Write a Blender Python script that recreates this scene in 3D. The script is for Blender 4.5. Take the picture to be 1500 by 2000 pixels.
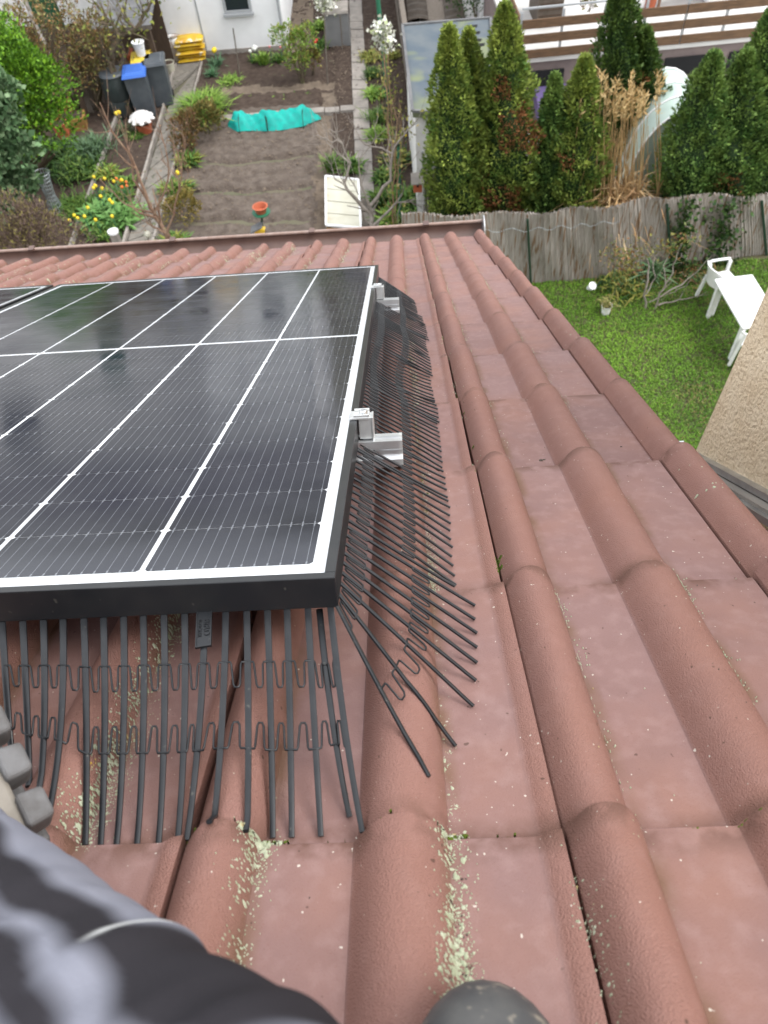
import bpy, math, random
import numpy as np
from mathutils import Matrix, Vector
random.seed(7); rng = np.random.default_rng(7)
for o in list(bpy.data.objects): bpy.data.objects.remove(o)
S = bpy.context.scene; COL = S.collection

# ------------------------------------------------------------------ camera, sky, sun, exposure
FPX = 1467.07                                   # focal length in pixels of the 1500 x 2000 photograph
RW = np.array([[0.998077, 0.048189, 0.038982], [-0.017332, 0.820821, -0.570922], [-0.059510, 0.569149, 0.820078]])
CAM = np.array([-0.10492, -0.19096, 8.6])
cd = bpy.data.cameras.new('camera'); co = bpy.data.objects.new('camera', cd); COL.objects.link(co)
cd.sensor_fit = 'VERTICAL'; cd.sensor_height = 36.0; cd.lens = 36.0 * FPX / 2000.0
cd.clip_start = 0.02; cd.clip_end = 2000
m4 = Matrix.Identity(4)
for i in range(3):
    for j in range(3): m4[i][j] = RW[i][j]
    m4[i][3] = CAM[i]
co.matrix_world = m4
cd.dof.use_dof = True; cd.dof.focus_distance = 1.05; cd.dof.aperture_fstop = 9.5
S.camera = co
S.render.resolution_x = 768; S.render.resolution_y = 1024
W = bpy.data.worlds.new('World'); S.world = W; W.use_nodes = True
nt = W.node_tree; bg = nt.nodes['Background']
sky = nt.nodes.new('ShaderNodeTexSky'); sky.sky_type = 'NISHITA'; sky.sun_disc = False
SUN_EL, SUN_ROT = math.radians(56), math.radians(96)
sky.sun_elevation = SUN_EL; sky.sun_rotation = SUN_ROT; sky.dust_density = 4.0; sky.air_density = 1.0; sky.ozone_density = 1.0
hs = nt.nodes.new('ShaderNodeHueSaturation'); hs.inputs['Saturation'].default_value = 0.22
nt.links.new(sky.outputs[0], hs.inputs['Color']); mx = nt.nodes.new('ShaderNodeMix'); mx.data_type = 'RGBA'; mx.inputs[0].default_value = .60; mx.inputs[7].default_value = (8.6, 8.9, 9.3, 1)   # even cloud cover
nt.links.new(hs.outputs[0], mx.inputs[6]); nt.links.new(mx.outputs[2], bg.inputs[0]); bg.inputs[1].default_value = 0.15
sl = bpy.data.lights.new('sun', 'SUN'); sl.energy = 1.15; sl.angle = math.radians(30); sl.color = (1.0, 0.97, 0.93)
so = bpy.data.objects.new('sun', sl); COL.objects.link(so)
sd = Vector((math.sin(SUN_ROT) * math.cos(SUN_EL), math.cos(SUN_ROT) * math.cos(SUN_EL), math.sin(SUN_EL)))
so.rotation_euler = sd.to_track_quat('Z', 'Y').to_euler(); so.location = (0, 0, 30)
S.view_settings.view_transform = 'Standard'; S.view_settings.look = 'None'; S.view_settings.gamma = 1.0
S.view_settings.use_curve_mapping = False; S.view_settings.exposure = 1.06

# ------------------------------------------------------------------ places: roof frame and garden
TH = 0.505919; CT, ST = math.cos(TH), math.sin(TH); OZ = 7.9151
RM = Matrix(((1, 0, 0, 0), (0, CT, ST, 0), (0, -ST, CT, OZ), (0, 0, 0, 1)))    # roof (across, down-slope, normal) -> world
MR = np.array([[1, 0, 0], [0, CT, ST], [0, -ST, CT]])
def ray(x, y): return RW @ np.array([(x - 750) / FPX, -(y - 1000) / FPX, -1.0])
def at(x, y, z=0.0):
    d = ray(x, y); return CAM + d * ((z - CAM[2]) / d[2])
def onY(x, y, Y):
    d = ray(x, y); return CAM + d * ((Y - CAM[1]) / d[1])
def far(x, y, dist):
    d = ray(x, y); return CAM + d / np.linalg.norm(d) * dist
def rp(x, y, k=0.0, ax=2):
    d = MR.T @ ray(x, y); c = MR.T @ (CAM - np.array([0, 0, OZ])); return c + d * ((k - c[ax]) / d[ax])

# ------------------------------------------------------------------ materials
def lin(c): return tuple(((v / 255) / 12.92 if v / 255 < .04045 else ((v / 255 + .055) / 1.055) ** 2.4) for v in c)
MATS = {}
def mat(name, c1, c2=None, scale=6.0, rough=0.7, spec=0.4, metal=0.0, bump=0.0, bscale=60.0, bdist=0.004, coat=0.0, c3=None, s3=40.0, t3=0.62, stretch=None, detail=4.0):
    m = bpy.data.materials.new(name); m.use_nodes = True; n = m.node_tree.nodes; l = m.node_tree.links
    b = n['Principled BSDF']; b.inputs['Roughness'].default_value = rough; b.inputs['Specular IOR Level'].default_value = spec
    b.inputs['Metallic'].default_value = metal; b.inputs['Coat Weight'].default_value = coat
    g = n.new('ShaderNodeNewGeometry'); pos = g.outputs['Position']
    if stretch:
        mp = n.new('ShaderNodeMapping'); mp.inputs['Scale'].default_value = stretch; l.new(pos, mp.inputs[0]); pos = mp.outputs[0]
    def noise(sc, det=detail):
        t = n.new('ShaderNodeTexNoise'); t.inputs['Scale'].default_value = sc; t.inputs['Detail'].default_value = det; l.new(pos, t.inputs['Vector']); return t.outputs['Fac']
    def ramp(f, a, bb):
        r = n.new('ShaderNodeMapRange'); r.inputs[1].default_value = a; r.inputs[2].default_value = bb; l.new(f, r.inputs[0]); return r.outputs[0]
    def mix(f, a, bb):
        x = n.new('ShaderNodeMix'); x.data_type = 'RGBA'; l.new(f, x.inputs[0])
        for s, v in ((6, a), (7, bb)):
            if isinstance(v, tuple): x.inputs[s].default_value = v + (1,)
            else: l.new(v, x.inputs[s])
        return x.outputs[2]
    c = tuple(c1)
    if c2: c = mix(ramp(noise(scale), .35, .65), tuple(c1), tuple(c2))
    if c3: c = mix(ramp(noise(s3, 2.0), t3, t3 + .08), c, tuple(c3))
    if isinstance(c, tuple): b.inputs['Base Color'].default_value = c + (1,)
    else: l.new(c, b.inputs['Base Color'])
    if bump:
        bp = n.new('ShaderNodeBump'); bp.inputs['Strength'].default_value = bump; bp.inputs['Distance'].default_value = bdist
        l.new(noise(bscale, 3.0), bp.inputs['Height']); l.new(bp.outputs[0], b.inputs['Normal'])
    MATS[name] = m; return m

def tile_mat():
    m = mat('tile', (.33, .165, .135)); n = m.node_tree.nodes; l = m.node_tree.links; b = n['Principled BSDF']
    b.inputs['Specular IOR Level'].default_value = .16
    pos = n.new('ShaderNodeNewGeometry').outputs['Position']
    oi = n.new('ShaderNodeObjectInfo'); at_ = n.new('ShaderNodeAttribute'); at_.attribute_name = 'roll'
    def noise(sc, det):
        t = n.new('ShaderNodeTexNoise'); t.inputs['Scale'].default_value = sc; t.inputs['Detail'].default_value = det; l.new(pos, t.inputs['Vector']); return t.outputs['Fac']
    def mr(f, a, c, d=0., e=1.):
        r = n.new('ShaderNodeMapRange'); r.inputs[1].default_value = a; r.inputs[2].default_value = c; r.inputs[3].default_value = d; r.inputs[4].default_value = e; l.new(f, r.inputs[0]); return r.outputs[0]
    def mix(f, a, c):
        x = n.new('ShaderNodeMix'); x.data_type = 'RGBA'; l.new(f, x.inputs[0])
        for s, v in ((6, a), (7, c)):
            if isinstance(v, tuple): x.inputs[s].default_value = v + (1,)
            else: l.new(v, x.inputs[s])
        return x.outputs[2]
    def mul(a, c):
        x = n.new('ShaderNodeMath'); x.operation = 'MULTIPLY'
        for i, v in enumerate((a, c)):
            if isinstance(v, float): x.inputs[i].default_value = v
            else: l.new(v, x.inputs[i])
        return x.outputs[0]
    c = mix(oi.outputs['Random'], (.182, .108, .099), (.226, .138, .128))
    c = mix(mr(noise(6, 6), .40, .68, 0, .85), c, (.245, .132, .105))          # warmer weathered areas
    c = mix(mr(noise(17, 6), .50, .74, 0, .38), c, (.160, .094, .084))         # greyer, dirtier areas
    c = mix(mr(noise(55, 5), .48, .72, 0, .28), c, (.32, .215, .200))          # paler worn blotches
    c = mix(mul(at_.outputs['Fac'], .60), c, (.240, .118, .090))              # granulated rolls are a little redder
    c = mix(mr(noise(900, 2), .60, .74, 0, .5), c, (.17, .075, .06))          # sand grains
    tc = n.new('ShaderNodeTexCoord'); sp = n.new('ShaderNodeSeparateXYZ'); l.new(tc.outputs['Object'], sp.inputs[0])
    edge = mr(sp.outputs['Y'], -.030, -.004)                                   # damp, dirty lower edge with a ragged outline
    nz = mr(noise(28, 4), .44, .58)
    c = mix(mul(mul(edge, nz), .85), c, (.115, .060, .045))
    for xc in (.0630, .2120):                                                  # grime packed into the channel beside each roll
        ab = n.new('ShaderNodeMath'); ab.operation = 'SUBTRACT'; ab.inputs[1].default_value = xc; l.new(sp.outputs['X'], ab.inputs[0])
        a2_ = n.new('ShaderNodeMath'); a2_.operation = 'ABSOLUTE'; l.new(ab.outputs[0], a2_.inputs[0])
        c = mix(mul(mr(a2_.outputs[0], .012, .001), mr(noise(16, 5), .42, .62, 0, .75)), c, (.15, .085, .05))
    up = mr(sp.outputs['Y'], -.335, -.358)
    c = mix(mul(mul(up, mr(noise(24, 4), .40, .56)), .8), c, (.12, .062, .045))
    c = mix(mr(noise(210, 1), .765, .785, 0, .7), c, (.62, .58, .50))           # pale specks
    c = mix(mr(noise(120, 1), .225, .205, 0, .7), c, (.06, .035, .025))         # dark specks
    l.new(c, b.inputs['Base Color'])
    l.new(mr(noise(9, 3), .3, .7, .52, .72), b.inputs['Roughness'])
    bp = n.new('ShaderNodeBump'); bp.inputs['Distance'].default_value = .0017
    l.new(mr(at_.outputs['Fac'], 0, 1, .20, .62), bp.inputs['Strength']); vo = n.new('ShaderNodeTexVoronoi'); vo.inputs['Scale'].default_value = 640; l.new(pos, vo.inputs['Vector'])
    ad = n.new('ShaderNodeMath'); ad.operation = 'MULTIPLY_ADD'; ad.inputs[1].default_value = -.8; l.new(vo.outputs['Distance'], ad.inputs[0]); l.new(noise(800, 2), ad.inputs[2]); l.new(ad.outputs[0], bp.inputs['Height']); l.new(bp.outputs[0], b.inputs['Normal'])
    return m
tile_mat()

def cell_mat():
    m = mat('cell', (.008, .009, .013)); n = m.node_tree.nodes; l = m.node_tree.links; b = n['Principled BSDF']
    pos = n.new('ShaderNodeNewGeometry').outputs['Position']
    tc = n.new('ShaderNodeTexCoord'); sp = n.new('ShaderNodeSeparateXYZ'); l.new(tc.outputs['Object'], sp.inputs[0])
    def ma(op, a, c=0.0):
        x = n.new('ShaderNodeMath'); x.operation = op
        for i, v in enumerate((a, c)):
            if isinstance(v, (int, float)): x.inputs[i].default_value = v
            else: l.new(v, x.inputs[i])
        return x.outputs[0]
    pit = .1755 / 13
    fr = ma('ABSOLUTE', ma('SUBTRACT', ma('FRACT', ma('DIVIDE', ma('ADD', sp.outputs['X'], .1755 / 2), pit)), .5))   # 0 at a busbar
    bar = ma('LESS_THAN', fr, .00026 / pit)
    pad = ma('MULTIPLY', ma('LESS_THAN', fr, .0009 / pit), ma('GREATER_THAN', ma('ABSOLUTE', sp.outputs['Y']), .0405))
    line = ma('MAXIMUM', bar, pad)
    def noise(sc, det, rg=.5):
        t = n.new('ShaderNodeTexNoise'); t.inputs['Scale'].default_value = sc; t.inputs['Detail'].default_value = det; l.new(pos, t.inputs['Vector']); return t.outputs['Fac']
    def mr(f, a, c, d=0., e=1.):
        r = n.new('ShaderNodeMapRange'); r.inputs[1].default_value = a; r.inputs[2].default_value = c; r.inputs[3].default_value = d; r.inputs[4].default_value = e; l.new(f, r.inputs[0]); return r.outputs[0]
    def mix(f, a, c):
        x = n.new('ShaderNodeMix'); x.data_type = 'RGBA'; l.new(f, x.inputs[0])
        for s, v in ((6, a), (7, c)):
            if isinstance(v, tuple): x.inputs[s].default_value = v + (1,)
            else: l.new(v, x.inputs[s])
        return x.outputs[2]
    c = mix(mr(noise(5, 5), .35, .7), (.007, .009, .019), (.018, .020, .029))           # thin dust film
    c = mix(mr(noise(500, 2), .62, .72, 0, .35), c, (.07, .07, .07))                     # dust grains
    c = mix(line, c, (.15, .16, .18))
    l.new(c, b.inputs['Base Color'])
    l.new(mr(noise(11, 5), .3, .75, .07, .20), b.inputs['Roughness'])
    b.inputs['Specular IOR Level'].default_value = .52
    return m
cell_mat()

def leaf_mat():
    m = mat('leaf', (.1, .1, .1), rough=.6, spec=.25); n = m.node_tree.nodes
    a = n.new('ShaderNodeAttribute'); a.attribute_name = 'Col'
    m.node_tree.links.new(a.outputs['Color'], n['Principled BSDF'].inputs['Base Color'])
leaf_mat()
def trouser_mat():
    m = mat('trouser', (.3, .3, .3), rough=.92, spec=.12, bump=.35, bscale=700, bdist=.0012); n = m.node_tree.nodes
    a = n.new('ShaderNodeAttribute'); a.attribute_name = 'Col'
    m.node_tree.links.new(a.outputs['Color'], n['Principled BSDF'].inputs['Base Color'])
trouser_mat()
mat('underlay', (.02, .014, .012), rough=.9)
mat('brown_gutter', (.085, .047, .038), (.12, .07, .055), 8, rough=.42, spec=.5, bump=.1, bscale=40)
mat('gutter_rim', (.24, .16, .13), (.30, .22, .19), 30, rough=.4)
mat('zinc', (.55, .56, .57), (.40, .41, .42), 18, rough=.35, metal=.9)
mat('alu', (.74, .75, .76), (.64, .65, .66), 40, rough=.34, metal=.9, bump=.05, bscale=300, stretch=(1, .2, 1))
mat('alu_matt', (.70, .71, .70), (.60, .61, .61), 60, rough=.40, metal=.8)
mat('frame_black', (.011, .012, .014), (.018, .018, .019), 20, rough=.28, spec=.40, c3=(.06, .057, .05), s3=90, t3=.70)
mat('backsheet', (.66, .68, .70), (.58, .60, .62), 30, rough=.22, spec=.5)
mat('guard_plastic', (.007, .008, .010), (.013, .014, .016), 50, rough=.36, spec=.45, c3=(.06, .057, .05), s3=160, t3=.70)
mat('render_wall', (.82, .82, .82), (.76, .76, .76), 3, rough=.85, bump=.2, bscale=60)
mat('beige_render', (.74, .59, .41), (.80, .66, .48), 9, rough=.95, spec=.15, bump=1.0, bscale=95, bdist=.014, c3=(.60, .46, .30), s3=60, t3=.60)
mat('old_white', (.70, .69, .67), (.60, .59, .57), 4, rough=.85)
mat('soil', (.088, .069, .057), (.135, .110, .092), 5, rough=.95, spec=.15, bump=.9, bscale=30, bdist=.03, c3=(.15, .12, .10), s3=45, t3=.64)
mat('soil_dark', (.050, .036, .029), (.075, .056, .045), 9, rough=.95, spec=.1, bump=.8, bscale=40, bdist=.02)
mat('trodden', (.165, .130, .100), (.125, .098, .075), 7, rough=.95, spec=.1, bump=.4, bscale=40, bdist=.01)
mat('concrete', (.21, .19, .165), (.15, .138, .12), 5, rough=.9, spec=.2, bump=.4, bscale=50, c3=(.10, .10, .075), s3=9, t3=.60)
mat('concrete_pale', (.30, .27, .24), (.22, .20, .18), 5, rough=.9, spec=.2, bump=.3, bscale=50)
mat('paving_pale', (.56, .54, .52), (.47, .46, .44), 2, rough=.85, bump=.2, bscale=30)
mat('ground', (.10, .10, .06), (.13, .115, .08), 1.2, rough=.95)
mat('lawn_soil', (.045, .060, .018), (.070, .060, .030), 2, rough=.95)
mat('wood_grey', (.17, .145, .12), (.105, .085, .068), 4, rough=.85, bump=.4, bscale=30, stretch=(14, 14, 1.2), c3=(.24, .21, .18), s3=5)
mat('wood_brown', (.150, .085, .045), (.095, .055, .030), 4, rough=.8, bump=.3, bscale=30, stretch=(1.2, 10, 10))
mat('wood_dark', (.055, .036, .024), (.085, .055, .036), 5, rough=.85, stretch=(8, 8, 1))
mat('timber', (.30, .20, .115), (.22, .14, .08), 5, rough=.8, stretch=(8, 8, 1))
mat('bark', (.085, .062, .042), (.13, .10, .065), 12, rough=.9, bump=.5, bscale=50, c3=(.12, .14, .05), s3=14, t3=.58)
mat('bark_pale', (.26, .23, .20), (.17, .145, .125), 12, rough=.9, bump=.4, bscale=60)
mat('bark_red', (.16, .085, .055), (.22, .15, .10), 12, rough=.85)
mat('reed', (.215, .190, .165), (.300, .275, .250), 2, rough=.95, spec=.1, bump=.5, bscale=30, stretch=(22, 22, 1.3), c3=(.165, .105, .065), s3=1.2, t3=.56, detail=7)
mat('felt_grey', (.085, .105, .125), (.115, .130, .140), 2.5, rough=.95, spec=.1, bump=.2, bscale=40, c3=(.16, .18, .11), s3=1.1, t3=.54)
mat('slate', (.10, .10, .105), (.15, .15, .15), 4, rough=.8)
mat('red_roof', (.13, .12, .12), (.10, .09, .09), 3, rough=.8, bump=.4, bscale=12, bdist=.05)
mat('glass_dark', (.02, .025, .03), rough=.08, spec=.6)
mat('win_frame', (.33, .34, .35), rough=.5)
mat('brown_tiles', (.15, .07, .05), (.11, .055, .042), 3, rough=.8, bump=.4, bscale=12, bdist=.05)
mat('green_paint', (.010, .085, .035), (.012, .065, .03), 6, rough=.5)
mat('green_post', (.02, .13, .07), rough=.5)
mat('dark_green_metal', (.012, .035, .020), rough=.5)
mat('teal_net', (.0, .36, .30), (.01, .27, .24), 9, rough=.6, spec=.3, bump=.5, bscale=120, bdist=.01)
mat('cream_sheet', (.50, .485, .40), (.43, .41, .32), 3, rough=.4, c3=(.46, .34, .20), s3=3.0, t3=.66)
mat('white_plastic', (.80, .80, .80), (.74, .74, .74), 8, rough=.35, spec=.5)
mat('terracotta', (.40, .10, .045), (.32, .085, .04), 10, rough=.7)
mat('ochre', (.36, .20, .06), (.26, .14, .045), 6, rough=.85)
mat('bin_grey', (.065, .075, .085), (.085, .095, .105), 6, rough=.5)
mat('bin_green', (.025, .035, .035), (.04, .05, .05), 6, rough=.5)
mat('blue_lid', (.045, .14, .50), rough=.4)
mat('yellow_lid', (.70, .52, .06), rough=.4)
mat('bag_yellow', (.68, .48, .03), (.55, .30, .03), 4, rough=.4, c3=(.75, .70, .55), s3=7, t3=.60)
mat('bag_white', (.50, .47, .43), (.34, .22, .15), 5, rough=.45, c3=(.72, .72, .70), s3=5, t3=.55)
mat('grey_box', (.20, .20, .20), (.16, .16, .16), 4, rough=.5)
mat('purple', (.115, .085, .20), (.095, .07, .175), 3, rough=.6, c3=(.22, .20, .32), s3=4, t3=.70)
mat('film_green', (.36, .46, .40), (.46, .55, .50), 2, rough=.3, spec=.5)
mat('mauve_wall', (.20, .155, .145), (.16, .125, .12), 4, rough=.9)
mat('black_void', (.008, .008, .009), rough=.9)
mat('gravel', (.34, .29, .24), (.19, .15, .12), 30, rough=.95, bump=.8, bscale=30, bdist=.03)
mat('mat_dark', (.115, .090, .070), (.085, .066, .05), 8, rough=.7)
mat('trouser_grey', (.34, .35, .41), (.28, .29, .34), 6, rough=.9, spec=.15, bump=.3, bscale=900, bdist=.001)
mat('trouser_black', (.030, .026, .030), (.048, .040, .042), 9, rough=.9, spec=.15, bump=.3, bscale=900, bdist=.001)
mat('piping', (.72, .73, .73), rough=.5)
mat('boot_sole', (.27, .245, .21), (.18, .16, .135), 30, rough=.8, bump=.4, bscale=160, bdist=.002)
mat('boot_lug', (.135, .133, .135), (.085, .08, .078), 60, rough=.75, bump=.4, bscale=200, bdist=.001)
mat('boot_upper', (.21, .185, .16), (.15, .13, .115), 20, rough=.85, bump=.3, bscale=200, bdist=.002)
mat('toe_cap', (.055, .056, .058), (.085, .083, .08), 45, rough=.55, bump=.3, bscale=200, bdist=.001, c3=(.19, .17, .14), s3=90, t3=.62)
mat('boot_tan', (.44, .27, .14), (.34, .20, .11), 30, rough=.8)
mat('lichen', (.30, .33, .22), (.41, .43, .32), 90, rough=.95, spec=.1, bump=.6, bscale=500, bdist=.002, c3=(.42, .26, .06), s3=40, t3=.66)
mat('moss', (.085, .120, .015), (.045, .065, .012), 120, rough=.95, spec=.1)
mat('grit', (.05, .035, .028), (.10, .08, .065), 90, rough=.95)
mat('wire', (.30, .33, .34), (.22, .25, .26), 40, rough=.5, metal=.5)
mat('stone_white', (.68, .67, .66), (.52, .50, .49), 12, rough=.8)

# ------------------------------------------------------------------ mesh helpers
class MB:
    def __init__(s): s.v = []; s.f = []; s.mi = []
    def add(s, V, F, mi=0):
        k = len(s.v); s.v += [tuple(map(float, p)) for p in V]; s.f += [tuple(i + k for i in q) for q in F]; s.mi += [mi] * len(F); return s
    def box(s, c, d, rz=0.0, mi=0, taper=1.0, M=None):
        x, y, z = d[0] / 2, d[1] / 2, d[2] / 2; V = []
        for sz in (-1, 1):
            t = 1.0 if sz < 0 else taper
            for sx, sy in ((-1, -1), (1, -1), (1, 1), (-1, 1)):
                p = Vector((sx * x * t, sy * y * t, sz * z))
                if rz: p = Matrix.Rotation(rz, 3, 'Z') @ p
                if M is not None: p = M @ p
                V.append((p[0] + c[0], p[1] + c[1], p[2] + c[2]))
        return s.add(V, [(3, 2, 1, 0), (4, 5, 6, 7), (0, 1, 5, 4), (1, 2, 6, 5), (2, 3, 7, 6), (3, 0, 4, 7)], mi)
    def bar(s, a, b, w, h, mi=0, up=(0, 0, 1)):
        a, b = Vector(a), Vector(b); d = (b - a).normalized(); up = Vector(up)
        if abs(d.dot(up)) > .98: up = Vector((0, 1, 0))
        x = d.cross(up).normalized(); y = x.cross(d)
        V = [p + x * (sx * w / 2) + y * (sy * h / 2) for p in (a, b) for sx, sy in ((-1, -1), (1, -1), (1, 1), (-1, 1))]
        return s.add(V, [(0, 1, 2, 3), (7, 6, 5, 4), (0, 4, 5, 1), (1, 5, 6, 2), (2, 6, 7, 3), (3, 7, 4, 0)], mi)
    def tube(s, P, R, n=6, mi=0, cap=True):
        P = [Vector(p) for p in P]
        if not hasattr(R, '__len__'): R = [R] * len(P)
        k = len(P); V = []; up = None
        for i, p in enumerate(P):
            d = (P[min(i + 1, k - 1)] - P[max(i - 1, 0)])
            d = d.normalized() if d.length > 1e-9 else Vector((0, 0, 1))
            if up is None: up = Vector((0, 0, 1)) if abs(d.z) < .9 else Vector((1, 0, 0))
            x = d.cross(up).normalized(); y = x.cross(d).normalized(); up = y
            for j in range(n):
                a = 2 * math.pi * j / n; V.append(p + (x * math.cos(a) + y * math.sin(a)) * R[i])
        F = [(i * n + j, i * n + (j + 1) % n, (i + 1) * n + (j + 1) % n, (i + 1) * n + j) for i in range(k - 1) for j in range(n)]
        if cap: F += [tuple(range(n - 1, -1, -1)), tuple(range((k - 1) * n, k * n))]
        return s.add(V, F, mi)
    def lathe(s, prof, c=(0, 0, 0), n=16, mi=0, sx=1.0, sy=1.0):
        V = []; k = len(prof)
        for r, z in prof:
            for j in range(n):
                a = 2 * math.pi * j / n; V.append((c[0] + r * sx * math.cos(a), c[1] + r * sy * math.sin(a), c[2] + z))
        F = [(i * n + j, i * n + (j + 1) % n, (i + 1) * n + (j + 1) % n, (i + 1) * n + j) for i in range(k - 1) for j in range(n)]
        F += [tuple(range(n - 1, -1, -1)), tuple(range((k - 1) * n, k * n))]
        return s.add(V, F, mi)
    def build(s, name, mats, parent=None, smooth=0.0, M=None):
        me = bpy.data.meshes.new(name); me.from_pydata(s.v, [], s.f)
        return finish(me, name, mats, parent, smooth, M, s.mi)
def finish(me, name, mats, parent=None, smooth=0.0, M=None, mi=None):
    if isinstance(mats, str): mats = [mats]
    for q in mats: me.materials.append(MATS[q])
    if mi is not None and len(mats) > 1: me.polygons.foreach_set('material_index', np.array(mi, dtype=np.int32))
    if smooth:
        me.polygons.foreach_set('use_smooth', np.ones(len(me.polygons), dtype=bool))
        if smooth < 179: me.set_sharp_from_angle(angle=math.radians(smooth))
    me.update()
    return link(name, me, parent, M)
def link(name, me, parent=None, M=None):
    o = bpy.data.objects.new(name, me); COL.objects.link(o)
    if parent is not None: o.parent = parent
    if M is not None: o.matrix_basis = M
    return o
def npmesh(name, V, F, mats, parent=None, col=None, smooth=0.0):
    me = bpy.data.meshes.new(name); V = np.asarray(V, dtype=np.float32); F = np.asarray(F, dtype=np.int32); k = F.shape[1]
    me.vertices.add(len(V)); me.vertices.foreach_set('co', V.ravel())
    me.loops.add(F.size); me.loops.foreach_set('vertex_index', F.ravel())
    me.polygons.add(len(F)); me.polygons.foreach_set('loop_start', np.arange(0, F.size, k, dtype=np.int32))
    me.update(calc_edges=True)
    if col is not None:
        a = me.color_attributes.new('Col', 'FLOAT_COLOR', 'POINT')
        c4 = np.ones((len(V), 4), dtype=np.float32); c4[:, :3] = col; a.data.foreach_set('color', c4.ravel())
    me.validate()
    return finish(me, name, mats, parent, smooth)
LABELS = {}
def tag(o, label, cat, group=None, kind=None):
    if label: o['label'] = label; LABELS.setdefault(label, []).append(o.name)
    if cat: o['category'] = cat
    if group: o['group'] = group
    if kind: o['kind'] = kind
    return o
def thing(name, label, cat, loc=(0, 0, 0), rz=0.0, group=None, M=None):
    o = bpy.data.objects.new(name, None); COL.objects.link(o); o.empty_display_size = .1
    if M is not None: o.matrix_basis = M
    else: o.location = [float(q) for q in loc]; o.rotation_euler = (0, 0, rz)
    return tag(o, label, cat, group)
def structure(o): o['kind'] = 'structure'; return o
def T(x, y, z): return Matrix.Translation((float(x), float(y), float(z)))

# ------------------------------------------------------------------ the roof we stand on
G, V0, PITCH, STEP = 0.364, -0.0785, 0.30, 0.013
LIP = True
def prof(u):
    x = u % PITCH
    def roll(a, b):
        t = (x - a) / (b - a)
        if not 0 < t < 1: return 0.
        if t < .5: return .031 * (1 - (1 - t / .5) ** 2.1) ** 1.12
        return .031 * (1 - ((t - .5) / .5) ** 2.5) ** .80
    z = max(roll(.0005, .061), roll(.136, .210))
    if LIP and x > .279: z = max(z, .008 * min(1, (x - .279) / .013))
    return z
def tz(u, v): return prof(u) + STEP * (((v - V0) / G) % 1.0)
house = thing('house', 'house under our feet with pink-brown concrete roof tiles and brown gutter', 'house', (0, 0, 0))
def tile_mesh(name, xs, L=G + .06, skirt=.02, side=None):
    z = [prof(x) for x in xs]; n = len(xs); V = []; roll = []
    ys = [-L, -G * .66, -G * .33, -.010, -.0022, -.0004]
    dz = [0, 0, 0, 0, -.0005, -.0024]
    for y, d in zip(ys, dz):
        for x, zz in zip(xs, z): V.append((x, y, zz + STEP * (1 + y / G) + d)); roll.append(1.0 if zz > .002 else 0.0)
    for x, zz in zip(xs, z): V.append((x, 0, max(zz, 0) * .8 - skirt * .5 if 0 else zz - skirt + STEP)); roll.append(1.0)
    F = [(i * n + j, i * n + j + 1, (i + 1) * n + j + 1, (i + 1) * n + j) for i in range(len(ys)) for j in range(n - 1)]
    for sdx, rev in ((0, 0), (n - 1, 1)):                                       # side skirts
        k = len(V)
        for i, y in enumerate(ys):
            V.append((xs[sdx], y, V[i * n + sdx][2] - (side if side and rev else .022))); roll.append(1.0)
        for i in range(len(ys) - 1):
            q = (i * n + sdx, (i + 1) * n + sdx, k + i + 1, k + i); F.append(q if rev else q[::-1])
        if side and rev:
            F.append(((len(ys) - 1) * n + sdx, len(ys) * n + sdx, k + len(ys) - 1))
    me = bpy.data.meshes.new(name); me.from_pydata(V, [], [f[::-1] for f in F])
    a = me.attributes.new('roll', 'FLOAT', 'POINT'); a.data.foreach_set('value', np.array(roll, dtype=np.float32))
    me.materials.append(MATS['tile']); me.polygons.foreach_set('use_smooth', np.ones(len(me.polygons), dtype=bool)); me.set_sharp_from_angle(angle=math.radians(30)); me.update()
    return me
def roll_x(p, q): return [p + (q - p) * f for f in (.03, .07, .13, .20, .29, .39, .49, .59, .69, .78, .86, .92, .96, .985)]
xs = [.0020] + [x for x in roll_x(.0005, .061) if x > .0026] + [.0612, .062, .085, .11, .1355] + roll_x(.136, .210) + [.2102, .211, .24, .277, .280, .285, .290, .2965, .2988]
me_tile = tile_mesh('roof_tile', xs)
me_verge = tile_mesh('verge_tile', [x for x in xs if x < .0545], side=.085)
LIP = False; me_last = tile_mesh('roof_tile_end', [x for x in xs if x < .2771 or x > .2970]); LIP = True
NROW = range(-3, 12)
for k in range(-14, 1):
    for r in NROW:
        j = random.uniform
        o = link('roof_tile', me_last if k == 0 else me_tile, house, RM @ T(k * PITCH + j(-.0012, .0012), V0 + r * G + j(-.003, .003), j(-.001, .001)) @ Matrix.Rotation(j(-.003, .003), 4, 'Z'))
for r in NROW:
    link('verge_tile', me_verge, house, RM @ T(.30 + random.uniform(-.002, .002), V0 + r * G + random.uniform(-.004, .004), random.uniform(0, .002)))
EV = V0 + 11 * G
b = MB(); b.box((-1.96, (EV - 1.25) / 2 - .05, -.05), (4.60, EV + 1.1, .02)); b.build('roof_deck', 'underlay', house, M=RM)
b = MB()                                                                         # masonry below the roof
yE = EV * CT - .35; zE = OZ - (EV - .4) * ST - .12; yB = -1.0; zB = zE + (yE - yB) * ST / CT - .10
Vw = [(-4.2, yB, 0), (.22, yB, 0), (.22, yE, 0), (-4.2, yE, 0), (-4.2, yB, zB), (.22, yB, zB), (.22, yE, zE - .06), (-4.2, yE, zE - .06)]
b.add(Vw, [(3, 2, 1, 0), (4, 5, 6, 7), (0, 1, 5, 4), (1, 2, 6, 5), (2, 3, 7, 6), (3, 0, 4, 7)]); b.build('wall', 'render_wall', house)
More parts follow.
